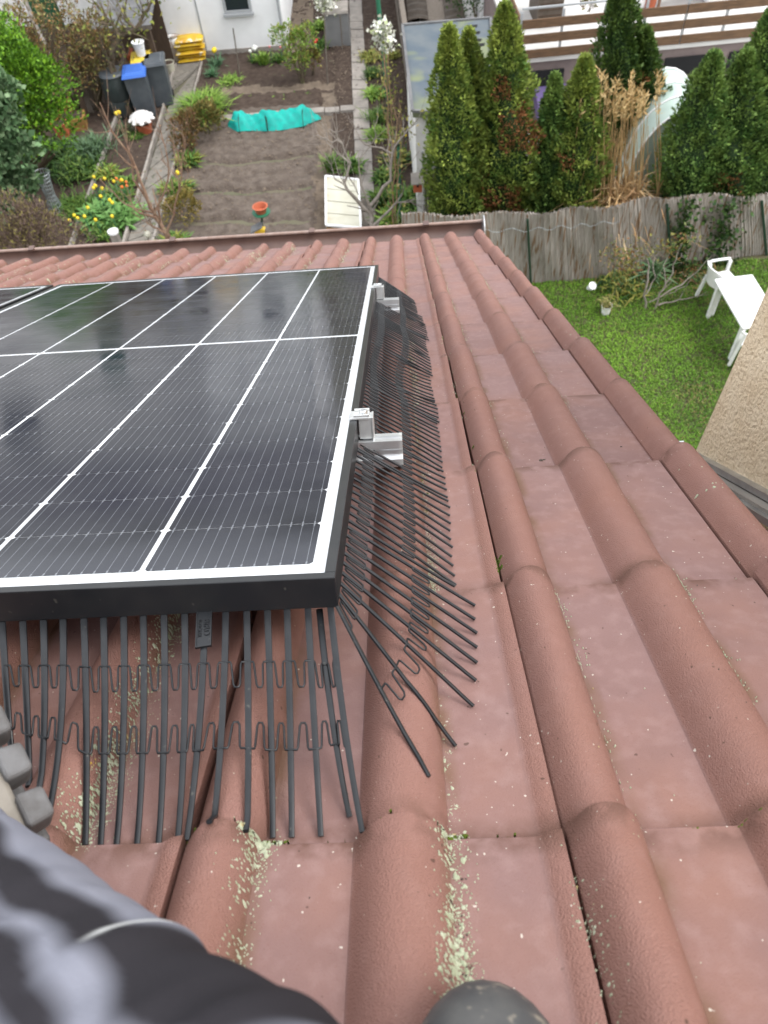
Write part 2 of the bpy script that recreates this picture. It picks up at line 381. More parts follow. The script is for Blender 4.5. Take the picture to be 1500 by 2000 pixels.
# gutter
gy, gz, gr = EV * CT + .185, OZ - EV * ST - .078, .075
def halfpipe(x0, x1, r, m, name, parent, nseg=10):
    b = MB(); V = []
    for x in (x0, x1):
        for i in range(nseg + 1):
            a = math.pi + math.pi * i / nseg; V.append((x, gy + r * math.cos(a), gz + r * math.sin(a)))
        for i in range(nseg + 1):
            a = 2 * math.pi - math.pi * i / nseg; V.append((x, gy + (r - .004) * math.cos(a), gz + (r - .004) * math.sin(a)))
    n = 2 * nseg + 2
    b.add(V, [(j, (j + 1) % n, n + (j + 1) % n, n + j) for j in range(n)])
    return b.build(name, m, parent, smooth=60)
GX0, GX1 = -4.6, .375
gut = halfpipe(GX0, GX1, gr, 'brown_gutter', 'gutter', house)
b = MB(); b.tube([(GX0, gy + gr, gz + .004), (GX1, gy + gr, gz + .004)], .010, 8); b.build('gutter_rim', 'gutter_rim', gut, smooth=80)
b = MB(); b.lathe([(gr + .003, 0), (gr + .003, .006)], n=24); cap = b.build('gutter_end_cap', 'zinc', gut, M=Matrix.Translation((GX1, gy, gz)) @ Matrix.Rotation(math.radians(90), 4, 'Y'))
b = MB()
for i in range(11):
    a0, a1 = math.pi + math.pi * i / 11, math.pi + math.pi * (i + 1) / 11
    b.bar((GX1 + .004, gy + (gr + .004) * math.cos(a0), gz + (gr + .004) * math.sin(a0)), (GX1 + .004, gy + (gr + .004) * math.cos(a1), gz + (gr + .004) * math.sin(a1)), .014, .008, up=(1, 0, 0))
b.build('end_cap_rim', 'white_plastic', gut)
for x in (-3.9, -3.1, -2.3, -1.45, -.62, .05):
    b = MB(); b.box((x, gy + gr - .004, gz + .012), (.032, .040, .014)); b.box((x, gy + gr + .012, gz - .012), (.032, .006, .05)); b.build('gutter_bracket', 'brown_gutter', gut)

# lichen, moss and grit lying on the tiles (too small and many to pick apart)
def blobs(name, pts, mats, label, cat):
    V = []; F = []
    for (u, v, r) in pts:
        n = random.randint(5, 8); k = len(V); c = tz(u, v)
        a0 = random.random() * 6.28; el = random.uniform(.6, 1.5); tp = random.uniform(.0003, .0007) + r * .05; r *= .75
        ring = []
        for j in range(n):
            a = a0 + 6.283 * j / n; rr = r * random.uniform(.55, 1.25)
            ring.append((u + math.cos(a) * rr, v + math.sin(a) * rr * el))
        for x, y in ring: V.append((x, y, tz(x, y) - .0008))
        for x, y in ring: V.append((u + (x - u) * .7, v + (y - v) * .7, tz(u + (x - u) * .7, v + (y - v) * .7) + tp * random.uniform(.6, 1)))
        V.append((u, v, c + tp))
        for j in range(n):
            q = (j + 1) % n; F.append((k + j, k + q, k + n + q, k + n + j)); F.append((k + n + j, k + n + q, k + 2 * n))
    me = bpy.data.meshes.new(name); me.from_pydata(V, [], F)
    o = finish(me, name, mats, None, 179, RM); tag(o, label, cat, kind='stuff'); return o
lic = []
def streak(u, v0, v1, n, su=.006, smax=.0042, clump=6):
    cl = [random.uniform(v0, v1) for _ in range(clump)]
    for i in range(n):
        v = random.gauss(random.choice(cl), (v1 - v0) / clump * .55) if random.random() < .65 else random.uniform(v0, v1)
        if not v0 < v < v1: continue
        uu = u + random.gauss(0, su); smx = smax * .68; r = min(smx, abs(random.gauss(0, 1)) * smx * .42 + .0006)
        lic.append((uu, v, r))
        for _ in range(4): lic.append((uu + random.gauss(0, .005), v + random.gauss(0, .008), random.uniform(.0005, .0013)))
streak(-.0875, -.34, .02, 620, .0050, .0060, 9); streak(-.0875, .0, .45, 520, .0050, .0036, 10); streak(-.0865, .45, 1.9, 260, .005, .004, 10)
streak(-.2375, -.13, -.05, 110, .006, .0055, 3); streak(-.2375, -.33, .1, 80, .004, .0035, 6)
streak(-.3885, -.1, .12, 330, .008, .0045, 6); streak(-.3885, .12, .5, 160, .008, .006, 5)
streak(.0035, -.30, -.09, 34, .0015, .0045, 4); streak(.062, -.2, 1.2, 60, .0016, .0018, 8)
streak(.211, -.1, 3.2, 260, .0018, .0024, 14); streak(.062, 1.2, 3.5, 90, .003, .0034, 8); streak(.0, .6, 3.3, 70, .003, .004, 8)
for k in range(-13, 1):
    for q in (.062, .211): streak(k * .3 + q, 2.1, 3.9, 150 if k < -1 else 45, .013 if k < -2 else .007, .011, 8)
for r in range(0, 7):
    for k in range(-2, 1):
        for a, c in ((.063, .135), (.212, .278)):
            for i in range(12 if r < 3 and k < 1 else 5):
                if random.random() < .6: lic.append((k * .3 + random.uniform(a, c), V0 + r * G + .0025 + random.uniform(-.001, .003), random.uniform(.0007, .0026)))
for i in range(40): lic.append((.33 + random.gauss(0, .012), random.choice((1.42, .50, .57, 2.35)) + random.gauss(0, .03), random.uniform(.0008, .004)))
for i in range(90): lic.append((random.uniform(-.45, .33), random.uniform(-.3, 2.2), random.uniform(.0004, .0011)))
blobs('lichen', lic, 'lichen', 'pale green-white lichen crusts along the feet of the tile rolls', 'lichen')
mos = []
for (u0, u1, v) in ((-.09, -.075, V0), (-.30, -.285, V0 + .003), (-.238, -.215, V0 + .002), (.085, .12, V0 + .003), (.12, .15, V0 + .003), (.0, .006, V0 + G + .07), (-.20, -.12, V0 + .003), (-.06, -.02, V0 + .003)):
    for i in range(14): mos.append((random.uniform(u0, u1), v + random.uniform(-.004, .005), random.uniform(.001, .0032)))
for i in range(40): mos.append((.002 + random.gauss(0, .002), V0 + G + .055 + random.gauss(0, .006) if i < 20 else random.uniform(.5, 3.2), random.uniform(.001, .004)))
for i in range(60): mos.append((-.085 + random.gauss(0, .005), random.uniform(.5, 1.9), random.uniform(.001, .0045)))
blobs('moss', mos, 'moss', 'dark green moss tufts in the joints between roof tiles', 'moss')
gri = [(random.uniform(-.4, .3), random.uniform(-.3, 3.6), random.uniform(.0005, .0013)) for _ in range(170)]
gri += [(-.087 + random.gauss(0, .004), random.uniform(-.3, .5), random.uniform(.0008, .002)) for _ in range(160)]
gri += [(.118, .70, .0045), (.124, .702, .004), (.113, 1.30, .004), (.12, 2.0, .005), (.265, .74, .004), (.27, 1.9, .006), (.10, 2.6, .005)]
blobs('grit', gri, 'grit', 'dark crumbs of grit and droppings scattered on the roof tiles', 'grit')

# ------------------------------------------------------------------ solar panels
PU, PV, PW, FH = -.1849, .1351, .1258, .035
PL, PWID = 2.094, 1.134
cw, chh = .1755, .0907
me_cell = bpy.data.meshes.new('solar_cell')
ch = .0034; X, Y = cw / 2, chh / 2
me_cell.from_pydata([(-X + ch, -Y, 0), (X - ch, -Y, 0), (X, -Y + ch, 0), (X, Y - ch, 0), (X - ch, Y, 0), (-X + ch, Y, 0), (-X, Y - ch, 0), (-X, -Y + ch, 0)], [], [tuple(range(8))])
me_cell.materials.append(MATS['cell'])
def solar_panel(label, uc):
    root = thing('solar_panel', label, 'solar panel', M=RM @ T(uc, PV, PW - FH), group='solar panels mounted on the roof')
    b = MB(); lip = .0115; h = FH
    b.box((0, lip / 2, h / 2), (PWID, lip, h)); b.box((0, PL - lip / 2, h / 2), (PWID, lip, h))
    for s in (-1, 1): b.box((s * (PWID / 2 - lip / 2), PL / 2, h / 2), (lip, PL - 2 * lip, h))
    fr = b.build('frame', 'frame_black', root)
    bv = fr.modifiers.new('bevel', 'BEVEL'); bv.width = .0009; bv.segments = 2; bv.limit_method = 'ANGLE'
    b = MB(); b.box((0, PL / 2, h - .0045), (PWID - 2 * lip, PL - 2 * lip, .005)); bs = b.build('backsheet', 'backsheet', root)
    for i in range(6):
        for half in (0, 1):
            for r in range(11):
                y = PL / 2 + (1 if half else -1) * (.0065 + .0917 * (r + .5)); link('solar_cell', me_cell, bs, T(-.4537 + .18148 * i, y, h - .0015))
    return root
solar_panel('large dark solar panel filling the left of the roof, nearest and whole', PU - PWID / 2)
solar_panel('solar panel at the left picture edge beyond the narrow black gap', PU - PWID * 1.5 - .022)
b = MB(); b.box((PU - PWID - .011, PV + 1.06, PW - FH - .002), (.018, 2.05, .004)); tag(b.build('gap_strip', 'frame_black', None, M=RM), 'thin black strip in the gap between the two solar panels', 'strip')  # thin black strip closing the bottom of the gap
# mounting rails with end clamps
def rail(v, label, lab2):
    root = thing('mounting_rail', label, 'rail', M=RM @ T(0, v, PW - FH), group='aluminium rails under the panels')
    u0, u1 = PU - 2.35, -.122
    pr = [(-.018, 0), (-.006, 0), (-.006, -.004), (.006, -.004), (.006, 0), (.018, 0), (.018, -.013), (.012, -.018), (.012, -.024), (.020, -.030), (.020, -.043), (-.020, -.043), (-.020, -.030), (-.0125, -.024), (-.0125, -.018), (-.018, -.013)]
    n = len(pr); V = [(x, y, z) for x in (u0, u1) for y, z in pr]
    b = MB(); b.add(V, [(j, (j + 1) % n, n + (j + 1) % n, n + j) for j in range(n)] + [tuple(range(n, 2 * n))]); b.build('profile', 'alu', root)
    b = MB(); b.add([(u1, y * 1.02, z) for y, z in pr] + [(u1 + .005, y * 1.02, z) for y, z in pr], [(j, (j + 1) % n, n + (j + 1) % n, n + j) for j in range(n)] + [tuple(range(n, 2 * n)), tuple(range(n - 1, -1, -1))]); b.build('end_cap', 'alu_matt', root)
    for q in (-.5, -1.5):
        b = MB(); b.box((q, 0, -.062), (.04, .03, .038)); b.box((q, -.10, -.078), (.035, .2, .006)); b.build('roof_hook', 'alu_matt', root)
    c = thing('end_clamp', lab2, 'clamp', M=RM @ T(PU + .001, v + .004, PW - FH), group='end clamps on the rails')
    b = MB()
    b.box((.011, 0, .020), (.020, .026, .0345)); b.box((.003, 0, FH + .0022), (.030, .034, .004)); b.box((.0225, 0, .016), (.003, .030, .044))
    b.box((.006, .0150, FH + .0062), (.024, .003, .004)); b.box((.006, -.0150, FH + .0062), (.024, .003, .004))
    body = b.build('clamp_body', 'alu_matt', c); bv = body.modifiers.new('bevel', 'BEVEL'); bv.width = .0008; bv.segments = 2
    b = MB(); b.lathe([(.0066, 0), (.0066, .0055), (.0058, .0065), (.0036, .0065), (.0036, .003), (.001, .003)], (.009, 0, FH + .0042), 16); b.build('bolt', 'alu', c, smooth=40)
rail(.613, 'nearer aluminium rail end poking out from under the large solar panel', 'aluminium end clamp with bolt on the nearer rail')
rail(1.775, 'farther aluminium rail end poking out near the panel top corner', 'aluminium end clamp with bolt on the farther rail')

# ------------------------------------------------------------------ bird guard combs
def sweep(P, w0, w1, th, side):
    b = MB(); P = [Vector(p) for p in P]; n = len(P); V = []
    for i, p in enumerate(P):
        d = (P[min(i + 1, n - 1)] - P[max(i - 1, 0)]).normalized(); x = Vector(side); x = (x - d * x.dot(d)).normalized(); y = d.cross(x)
        w = w0 + (w1 - w0) * i / (n - 1)
        for a, c in ((-.5, -.3), (-.3, -.5), (.3, -.5), (.5, -.3), (.5, .3), (.3, .5), (-.3, .5), (-.5, .3)): V.append(p + x * (a * w) + y * (c * th))
    F = [(i * 8 + j, i * 8 + (j + 1) % 8, (i + 1) * 8 + (j + 1) % 8, (i + 1) * 8 + j) for i in range(n - 1) for j in range(8)] + [tuple(range(7, -1, -1)), tuple(range((n - 1) * 8, n * 8))]
    return b.add(V, F)
def bez(a, c, d, t): return a * (1 - t) ** 2 + c * 2 * t * (1 - t) + d * t * t
class Tine:
    def __init__(s, a, c, d): s.a, s.c, s.d = map(np.array, (a, c, d))
    def p(s, t):
        q = bez(s.a, s.c, s.d, t).copy(); f = tz(q[0], q[1]) + .0035; q[2] = max(q[2], f); return q
def comb(label, tines, t1=.28, t2=.62, dl=.12, side=(1, 0, 0), w0=.0056, w1=.0036, plate=None, skip=()):
    root = thing('bird_guard_strip', label, 'bird guard', M=RM, group='black plastic bird guard strips round the panel')
    for i, tn in enumerate(tines):
        P = [tn.p(t) for t in np.linspace(0, 1, 13)]
        sweep(P, w0, w1, .0032, side).build('tine', 'guard_plastic', root, smooth=50)
    for t0, sg in ((t1, 1), (t2, -1)):
        P = []
        for i in range(len(tines) - 1):
            A, B = tines[i], tines[i + 1]
            def L(k, t): return A.p(t) * (1 - k) + B.p(t) * k + np.array([0, 0, .0012])
            P += [L(0, t0), L(.26, t0), L(.30, t0 + sg * dl * .1), L(.40, t0 + sg * dl * .88), L(.46, t0 + sg * dl), L(.62, t0 + sg * dl), L(.68, t0 + sg * dl * .88), L(.70, t0 + sg * dl * .1), L(.74, t0)]
        P.append(tines[-1].p(t0))
        MB().tube(P, .0011, 5).build('connector', 'guard_plastic', root, smooth=80)
    return root
tops = [12, 52, 92, 130, 170, 208, 247, 285, 325, 365, 405, 445, 485, 525, 563, 603, 624, 646]
tips = [(26, 1500), (58, 1545), (76, 1565), (97, 1582), (167, 1652), (197, 1652), (228, 1652), (268, 1650), (310, 1650), (347, 1648), (365, 1642), (415, 1635), (483, 1635), (533, 1638), (570, 1637), (627, 1635), (683, 1597), (708, 1627)]
ft = []
for i, (x, tp) in enumerate(zip(tops, tips)):
    a = rp(x, 1225 - x * .054, PV + .012, 1); a[2] = .093 - (.012 if i == 16 else 0)
    d = rp(tp[0], tp[1], .01); d[2] = tz(d[0], d[1]) + .003; d = rp(tp[0], tp[1], d[2])
    xm = x + (tp[0] - x) * (.10 if i < 10 else .30)
    c = rp(xm + 4, 1425, .048); c[2] = .050
    ft.append(Tine(a, c, d))
frontc = comb('black bird guard strip hanging under the near panel edge, with raised lettering plate', ft, .27, .64, .11, w0=.0068, w1=.0046)
# lettering plate on the eleventh tine
tn = ft[10]; p0, p1 = tn.p(.03), tn.p(.20)
ex = np.array([1., 0, 0]); ey = (p1 - p0) / np.linalg.norm(p1 - p0); ex = ex - ey * ex.dot(ey); ex /= np.linalg.norm(ex); ez = np.cross(ex, ey)
if ez[2] < 0 and ez[1] > 0: ez = -ez
if ez[1] > 0: ez = -ez
PMt = Matrix(((ex[0], ey[0], ez[0], 0), (ex[1], ey[1], ez[1], 0), (ex[2], ey[2], ez[2], 0), (0, 0, 0, 1)))
pc = (p0 + p1) / 2 + ez * .002
PMt = Matrix.Translation(pc) @ PMt
b = MB(); hx, hy = .0078, np.linalg.norm(p1 - p0) * .5
b.box((0, 0, 0), (2 * hx, 2 * hy, .002))
for s in (-1, 1):
    b.box((s * (hx - .0006), 0, .0014), (.0012, 2 * hy, .0012)); b.box((0, s * (hy - .0006), .0014), (2 * hx - .0026, .0012, .0012))
plate = b.build('lettering_plate', 'guard_plastic', frontc, M=PMt)
def text_mesh(s, size, ext):
    cu = bpy.data.curves.new('txt', 'FONT'); cu.body = s; cu.size = size; cu.extrude = ext; cu.align_x = 'CENTER'; cu.align_y = 'CENTER'; cu.resolution_u = 3
    ob = bpy.data.objects.new('txt', cu); COL.objects.link(ob); dg = bpy.context.evaluated_depsgraph_get(); dg.update()
    me = bpy.data.meshes.new_from_object(ob.evaluated_get(dg)); bpy.data.objects.remove(ob); return me
sgn = 1 if np.dot(np.cross(ex, ey), ez) > 0 else -1
for s, size, off in (('BIRD', .0096, .0028), ('BLOCKER', .0050, -.0040)):
    me = text_mesh(s, size, .0007); me.materials.clear(); me.materials.append(MATS['guard_plastic'])
    # the words run down the plate, tops of the letters to the right
    R = Matrix(((0, 1, 0, off), (1 if sgn < 0 else 1, 0, 0, 0), (0, 0, 1, .0014), (0, 0, 0, 1)))
    link('lettering', me, plate, R)
# side strips
def side_tine(v, utip, dv, wv=.0, a_u=0.0):
    a = np.array([PU - .006 + a_u, v, PW - FH + .002]); d = np.array([utip, v + dv, 0.]); d[2] = tz(d[0], d[1]) + .003
    c = np.array([PU + .060 + wv, v + dv * .42, .050 + wv * .3]); return Tine(a, c, d)
def jit(s): return random.uniform(-s, s)
v = PV - .004; fan = []
for k, tp in enumerate([(838, 1517), (890, 1458), (925, 1380), (930, 1330), (932, 1295), (932, 1265), (932, 1237), (928, 1210), (928, 1183)]):
    d = rp(tp[0], tp[1], .008); d[2] = tz(d[0], d[1]) + .003; d = rp(tp[0], tp[1], d[2])
    a = np.array([PU - .002, PV + .004 + .0215 * k, PW - FH + .001]); m_ = a * .45 + d * .55; m_[2] = .048
    fan.append(Tine(a, m_, d))
v = PV + .004 + .0215 * 9; 
comb('bird guard strip fanning out round the near right panel corner', fan, .16, .50, -.13, side=(0, 1, 0))
def strip(v0, n, ut0, ut1, dv0, dv1, label, wv=0.0):
    tl = []
    for i in range(n):
        k = i / (n - 1); tl.append(side_tine(v0 + .0215 * i, ut0 + (ut1 - ut0) * k + jit(.0015), dv0 + (dv1 - dv0) * k + jit(.002), wv * math.sin(k * 3.1)))
    return comb(label, tl, .22, .52, -.11, side=(0, 1, 0))
v1 = PV + .0215 * 9 + .004
strip(v1, 12, -.058, -.050, -.05, -.035, 'bird guard strip just before the nearer rail end', .006)
strip(v1 + .0215 * 11.4, 17, -.052, -.049, -.03, -.015, 'bird guard strip from the nearer rail end up the panel side', .004)
strip(v1 + .0215 * 28.0, 16, -.045, -.052, -.045, .0, 'bird guard strip with a buckle, middle one along the panel side', -.022)
strip(v1 + .0215 * 43.4, 17, -.044, -.048, -.05, -.01, 'bird guard strip second from the farther rail end', .016)
strip(v1 + .0215 * 60.0, 14, -.040, -.046, -.05, -.02, 'bird guard strip under the farther rail end', .005)
strip(v1 + .0215 * 73.6, 14, -.060, -.066, -.02, -.02, 'farthest bird guard strip beyond the farther rail end', .0)
# ------------------------------------------------------------------ foliage helpers
def nrm(a): return a / np.maximum(np.linalg.norm(a, axis=-1, keepdims=True), 1e-9)
def leaf_quads(P, D, size, asp=.5):
    """diamond leaves at P pointing along D"""
    n = len(P); D = nrm(D); r = rng.normal(size=(n, 3)); s = nrm(np.cross(D, r)); nn = np.cross(D, s)
    L = (np.asarray(size) * rng.uniform(.6, 1.3, n))[:, None]; w = L * asp * .5
    V = np.stack([P, P + D * L * .5 + s * w + nn * w * .4, P + D * L, P + D * L * .5 - s * w + nn * w * .4], 1).reshape(-1, 3)
    return V, np.arange(n * 4).reshape(n, 4)
def pick(n, cols, jit_=.18):
    c = np.array(cols)[rng.integers(0, len(cols), n)] * rng.uniform(1 - jit_, 1 + jit_, (n, 1)); return c
def foliage(name, P, D, size, cols, parent=None, asp=.5, col=None):
    V, F = leaf_quads(P, D, size, asp); c = pick(len(P), cols) if col is None else col
    return npmesh(name, V, F, 'leaf', parent, np.repeat(c, 4, 0))
def blade_mesh(name, base, D, h, w, cols, parent=None, droop=.3, col=None):
    n = len(base); D = nrm(D); side = nrm(np.cross(D, np.array([0, 0, 1.]) + rng.normal(size=(n, 3)) * .2)); h = (h * rng.uniform(.6, 1.15, n))[:, None]; w = np.asarray(w) * np.ones((n, 1))
    hd = D * np.array([1, 1, 0]); mid = base + D * h * .55; tip = base + D * h * .9 + hd * h * droop - np.array([0, 0, 1.]) * h * droop * .5
    V = np.stack([base - side * w * .35, base + side * w * .35, mid + side * w * .5, mid - side * w * .5, tip], 1).reshape(-1, 3)
    k = np.arange(n)[:, None] * 5; F = np.concatenate([k + np.array([[0, 1, 2, 3]]), k + np.array([[3, 2, 4, 4]])], 0)
    c = pick(n, cols) if col is None else col
    V = np.stack([V.reshape(n, 5, 3)[:, i] for i in (0, 1, 2, 3, 3, 2, 4)], 1).reshape(-1, 3)
    k = np.arange(n)[:, None] * 7
    me_q = k + np.array([[0, 1, 2, 3]]); tri = k + np.array([[4, 5, 6]])
    Ft = np.concatenate([me_q[:, [0, 1, 2]], me_q[:, [0, 2, 3]], tri], 0)
    return npmesh(name, V, Ft, 'leaf', parent, np.repeat(c, 7, 0))
def sphere_pts(n, c, r, squash=(1, 1, 1), inner=.45):
    d = nrm(rng.normal(size=(n, 3))); d[:, 2] = np.where(d[:, 2] < -.35, -d[:, 2], d[:, 2]); rad = rng.uniform(inner, 1, n) ** .6
    lump = 1 + .16 * np.sin(d[:, 0] * 5 + c[0] * 3) + .16 * np.sin(d[:, 1] * 6 + d[:, 2] * 4 + c[1] * 2)
    return np.array(c) + d * (r * rad * lump)[:, None] * np.array(squash), d
GREENS = [(.035, .085, .015), (.06, .13, .022), (.095, .175, .03), (.13, .20, .04)]
DARKG = [(.018, .048, .012), (.028, .065, .015), (.045, .09, .02), (.06, .11, .025)]
LIME = [(.13, .22, .03), (.17, .28, .04), (.10, .20, .03), (.21, .31, .06)]
YELG = [(.20, .21, .04), (.14, .17, .03), (.26, .24, .06)]
BRN = [(.13, .075, .03), (.17, .10, .035), (.10, .055, .025), (.09, .09, .025)]
def limb(parent, px, Y, r0, r1, m='bark', twigs=6, tl=.35, name='branch', n=5, dy=.25):
    """branch drawn through photo points at the depth Y, with side twigs"""
    P = [onY(x, y, Y + (i * dy / max(1, len(px) - 1)) + random.uniform(-.04, .04)) for i, (x, y) in enumerate(px)]
    return limb3(parent, P, r0, r1, m, twigs, tl, name, n)
def limb3(parent, P, r0, r1, m='bark', twigs=6, tl=.35, name='branch', n=5):
    b = MB(); P = [np.array(p, dtype=float) for p in P]; Q = []
    for i in range(len(P) - 1):
        for t in (0, .34, .67): Q.append(P[i] * (1 - t) + P[i + 1] * t + rng.normal(size=3) * .012 * (1 if i or t else 0))
    Q.append(P[-1]); k = len(Q); b.tube(Q, [r0 + (r1 - r0) * i / (k - 1) for i in range(k)], n)
    for i in range(twigs):
        j = random.randint(k // 4, k - 1); d = nrm(Q[min(j + 1, k - 1)] - Q[j - 1]) * .6 + rng.normal(size=3) * .5 + np.array([0, 0, .35]); d = nrm(d); L = tl * random.uniform(.5, 1.2)
        p1 = Q[j] + d * L * .5 + rng.normal(size=3) * .03; p2 = Q[j] + d * L + np.array([0, 0, L * .15]) + rng.normal(size=3) * .03
        rr = max(.0035, (r0 + (r1 - r0) * j / k) * .5); b.tube([Q[j], p1, p2], [rr, rr * .7, rr * .35], 4)
    return b.build(name, m, parent, smooth=80), Q

# ------------------------------------------------------------------ ground, beds and paths
b = MB(); b.add([(-400, -200, -.06), (400, -200, -.06), (400, 600, -.06), (-400, 600, -.06)], [(0, 1, 2, 3)]); structure(b.build('ground', 'ground'))
def soil_sheet(name, x0, x1, y0, y1, res, fn, mats, mfn=None):
    xs_ = np.arange(x0, x1 + res * .5, res); ys_ = np.arange(y0, y1 + res * .5, res); Xg, Yg = np.meshgrid(xs_, ys_)
    Z = fn(Xg, Yg); V = np.stack([Xg, Yg, Z], -1).reshape(-1, 3); nx, ny = len(xs_), len(ys_)
    i, j = np.meshgrid(np.arange(nx - 1), np.arange(ny - 1)); k = (j * nx + i).ravel(); F = np.stack([k, k + 1, k + nx + 1, k + nx], 1)
    o = npmesh(name, V, F, mats, None, smooth=179)
    if mfn is not None:
        c = V[F].mean(1); o.data.polygons.foreach_set('material_index', mfn(c[:, 0], c[:, 1]).astype(np.int32))
    return structure(o)
def wob(X, Y, s, k=5):
    r = np.random.default_rng(int(s * 10) + k); z = 0
    for _ in range(k):
        a = r.uniform(0, 6.28); f = s * r.uniform(.5, 1.6); z = z + np.sin((X * math.cos(a) + Y * math.sin(a)) * f + r.uniform(0, 6.28))
    return z / k
FUR = [at(520, y)[1] for y in (428, 368, 310)]
TR0, TR1 = at(628, 440)[0] - .16, at(628, 440)[0] + .12
YK = at(560, 224)[1]
def soil_z(X, Y):
    z = .022 * wob(X, Y, 9) + .016 * wob(X, Y, 23) + rng.normal(size=X.shape) * .011
    inb = (X < TR0 - .05) & (X > -4.55) & (Y < YK - .35)
    for f in FUR:
        d = Y - f - (X + 3) * -.02 + .07 * np.sin(X * 2.1 + f) + .03 * np.sin(X * 6.3 + 2 * f); z = z - np.where(inb, .09 * np.exp(-(d / .085) ** 2) - .045 * np.exp(-((d - .19) / .10) ** 2), 0)
    z = z + np.where((Y > YK + .25) & (X < TR0), .05, 0) - np.where((X > TR0) & (X < TR1), .03, 0)
    yb = at(540, 190)[1]; z = z - .05 * np.exp(-((Y - yb - .35) / .14) ** 2) * ((X > -4.0) & (X < TR0))
    return z
def soil_m(X, Y):
    w = .05 * np.sin(Y * 3) + .03 * np.sin(Y * 11)
    a = (X > TR0 + w) & (X < TR1 + w) & (Y < at(628, 180)[1])
    yb = at(540, 176)[1]; c = (np.abs(Y - yb - .06 * np.sin(X * 3)) < .17) & (X > -4.1) & (X < TR1)
    dk = (Y > YK + .3) | (X > TR1)
    return np.where(a | c, 1, np.where(dk, 2, 0))
soil_sheet('soil', -4.80, .60, 10.6, 23.2, .05, soil_z, ['soil', 'trodden', 'soil_dark'], soil_m)
soil_sheet('side_soil', -6.45, -5.40, 10.6, 19.6, .07, lambda X, Y: .02 * wob(X, Y, 9) + rng.normal(size=X.shape) * .008, ['soil_dark'])
soil_sheet('wild_ground', -13.5, -6.45, 10.6, 22.0, .12, lambda X, Y: .04 * wob(X, Y, 3) + rng.normal(size=X.shape) * .012, ['soil_dark'])
n = 5200; cx = rng.uniform(-4.7, .3, n); cy = rng.uniform(11.4, 21.5, n); cr = np.abs(rng.normal(0, .011, n)) + .006; V = []; F = []
dirs = np.array([(1, 0, 0), (0, 1, 0), (-1, 0, 0), (0, -1, 0), (0, 0, 1)])
VV = np.stack([np.stack([cx, cy, np.full(n, .012)], 1) + d * (cr * rng.uniform(.6, 1.3, n))[:, None] for d in dirs], 1).reshape(-1, 3)
k = np.arange(n)[:, None] * 5; FF = np.concatenate([k + np.array([[a, (a + 1) % 4, 4]]) for a in range(4)], 0)
tag(npmesh('soil_clods', VV, FF, 'trodden'), 'small pale clods and pebbles strewn over the dug garden soil', 'clods', kind='stuff')
def slab_path(name, pts, n, m, z=.03, gap=.012):
    root = structure(bpy.data.objects.new(name, None)); COL.objects.link(root)
    a, b_, c, d = [np.array(p) for p in pts]          # near-left, near-right, far-right, far-left
    for i in range(n):
        t0, t1 = i / n, (i + 1) / n; L = np.linalg.norm(d - a); g = gap / L
        q = [a + (d - a) * (t0 + g), b_ + (c - b_) * (t0 + g), b_ + (c - b_) * (t1 - g), a + (d - a) * (t1 - g)]
        zz = z + random.uniform(-.008, .008); e = random.uniform(-.006, .006)
        V = [(p[0] + random.uniform(-.008, .008), p[1], -.05) for p in q]; V += [(v[0], v[1], zz + (e if j > 1 else 0)) for j, v in enumerate(V)]
        MB().add(V, [(4, 5, 6, 7), (0, 1, 5, 4), (1, 2, 6, 5), (2, 3, 7, 6), (3, 0, 4, 7)]).build('slab', m, root)
    return root
slab_path('garden_path', [(-5.33, 11.6, 0), (-4.86, 11.6, 0), (-4.80, 19.3, 0), (-5.28, 17.7, 0)], 15, 'concrete')
slab_path('yard', [(-5.62, 17.75, 0), (-4.80, 19.32, 0), (-4.50, 19.75, 0), (-5.62, 19.75, 0)], 3, 'concrete')
slab_path('slab_row_path', [at(700, 470), at(737, 470), at(704, -25), at(681, -25)], 26, 'concrete_pale')
slab_path('kerb', [at(428, 238), at(428, 229), at(694, 209), at(694, 219)], 9, 'concrete_pale', z=.05)
for xx, lab in ((-5.38, 0), (-4.81, 1), (-6.43, 2)):
    r_ = structure(bpy.data.objects.new('kerb', None)); COL.objects.link(r_)
    for i in range(8):
        y0 = 11.4 + i * 1.0
        if lab == 2 and i > 5: break
        MB().box((xx + random.uniform(-.01, .01) + (i * .012 if lab == 1 else 0), y0 + .5, .02), (.05, .985, .14)).build('kerb_stone', 'concrete_pale', r_)
r_ = structure(bpy.data.objects.new('trodden_strip', None)); COL.objects.link(r_)
b = MB(); yy0, yy1 = at(580, 100)[1], at(580, -40)[1]; b.add([(at(565, 95)[0], yy0 - .2, .06), (at(612, 92)[0], yy0 - .2, .06), (at(614, -40)[0], yy1, .06), (at(566, -40)[0], yy1, .06)], [(0, 1, 2, 3)]); b.build('tamped_path', 'trodden', r_)
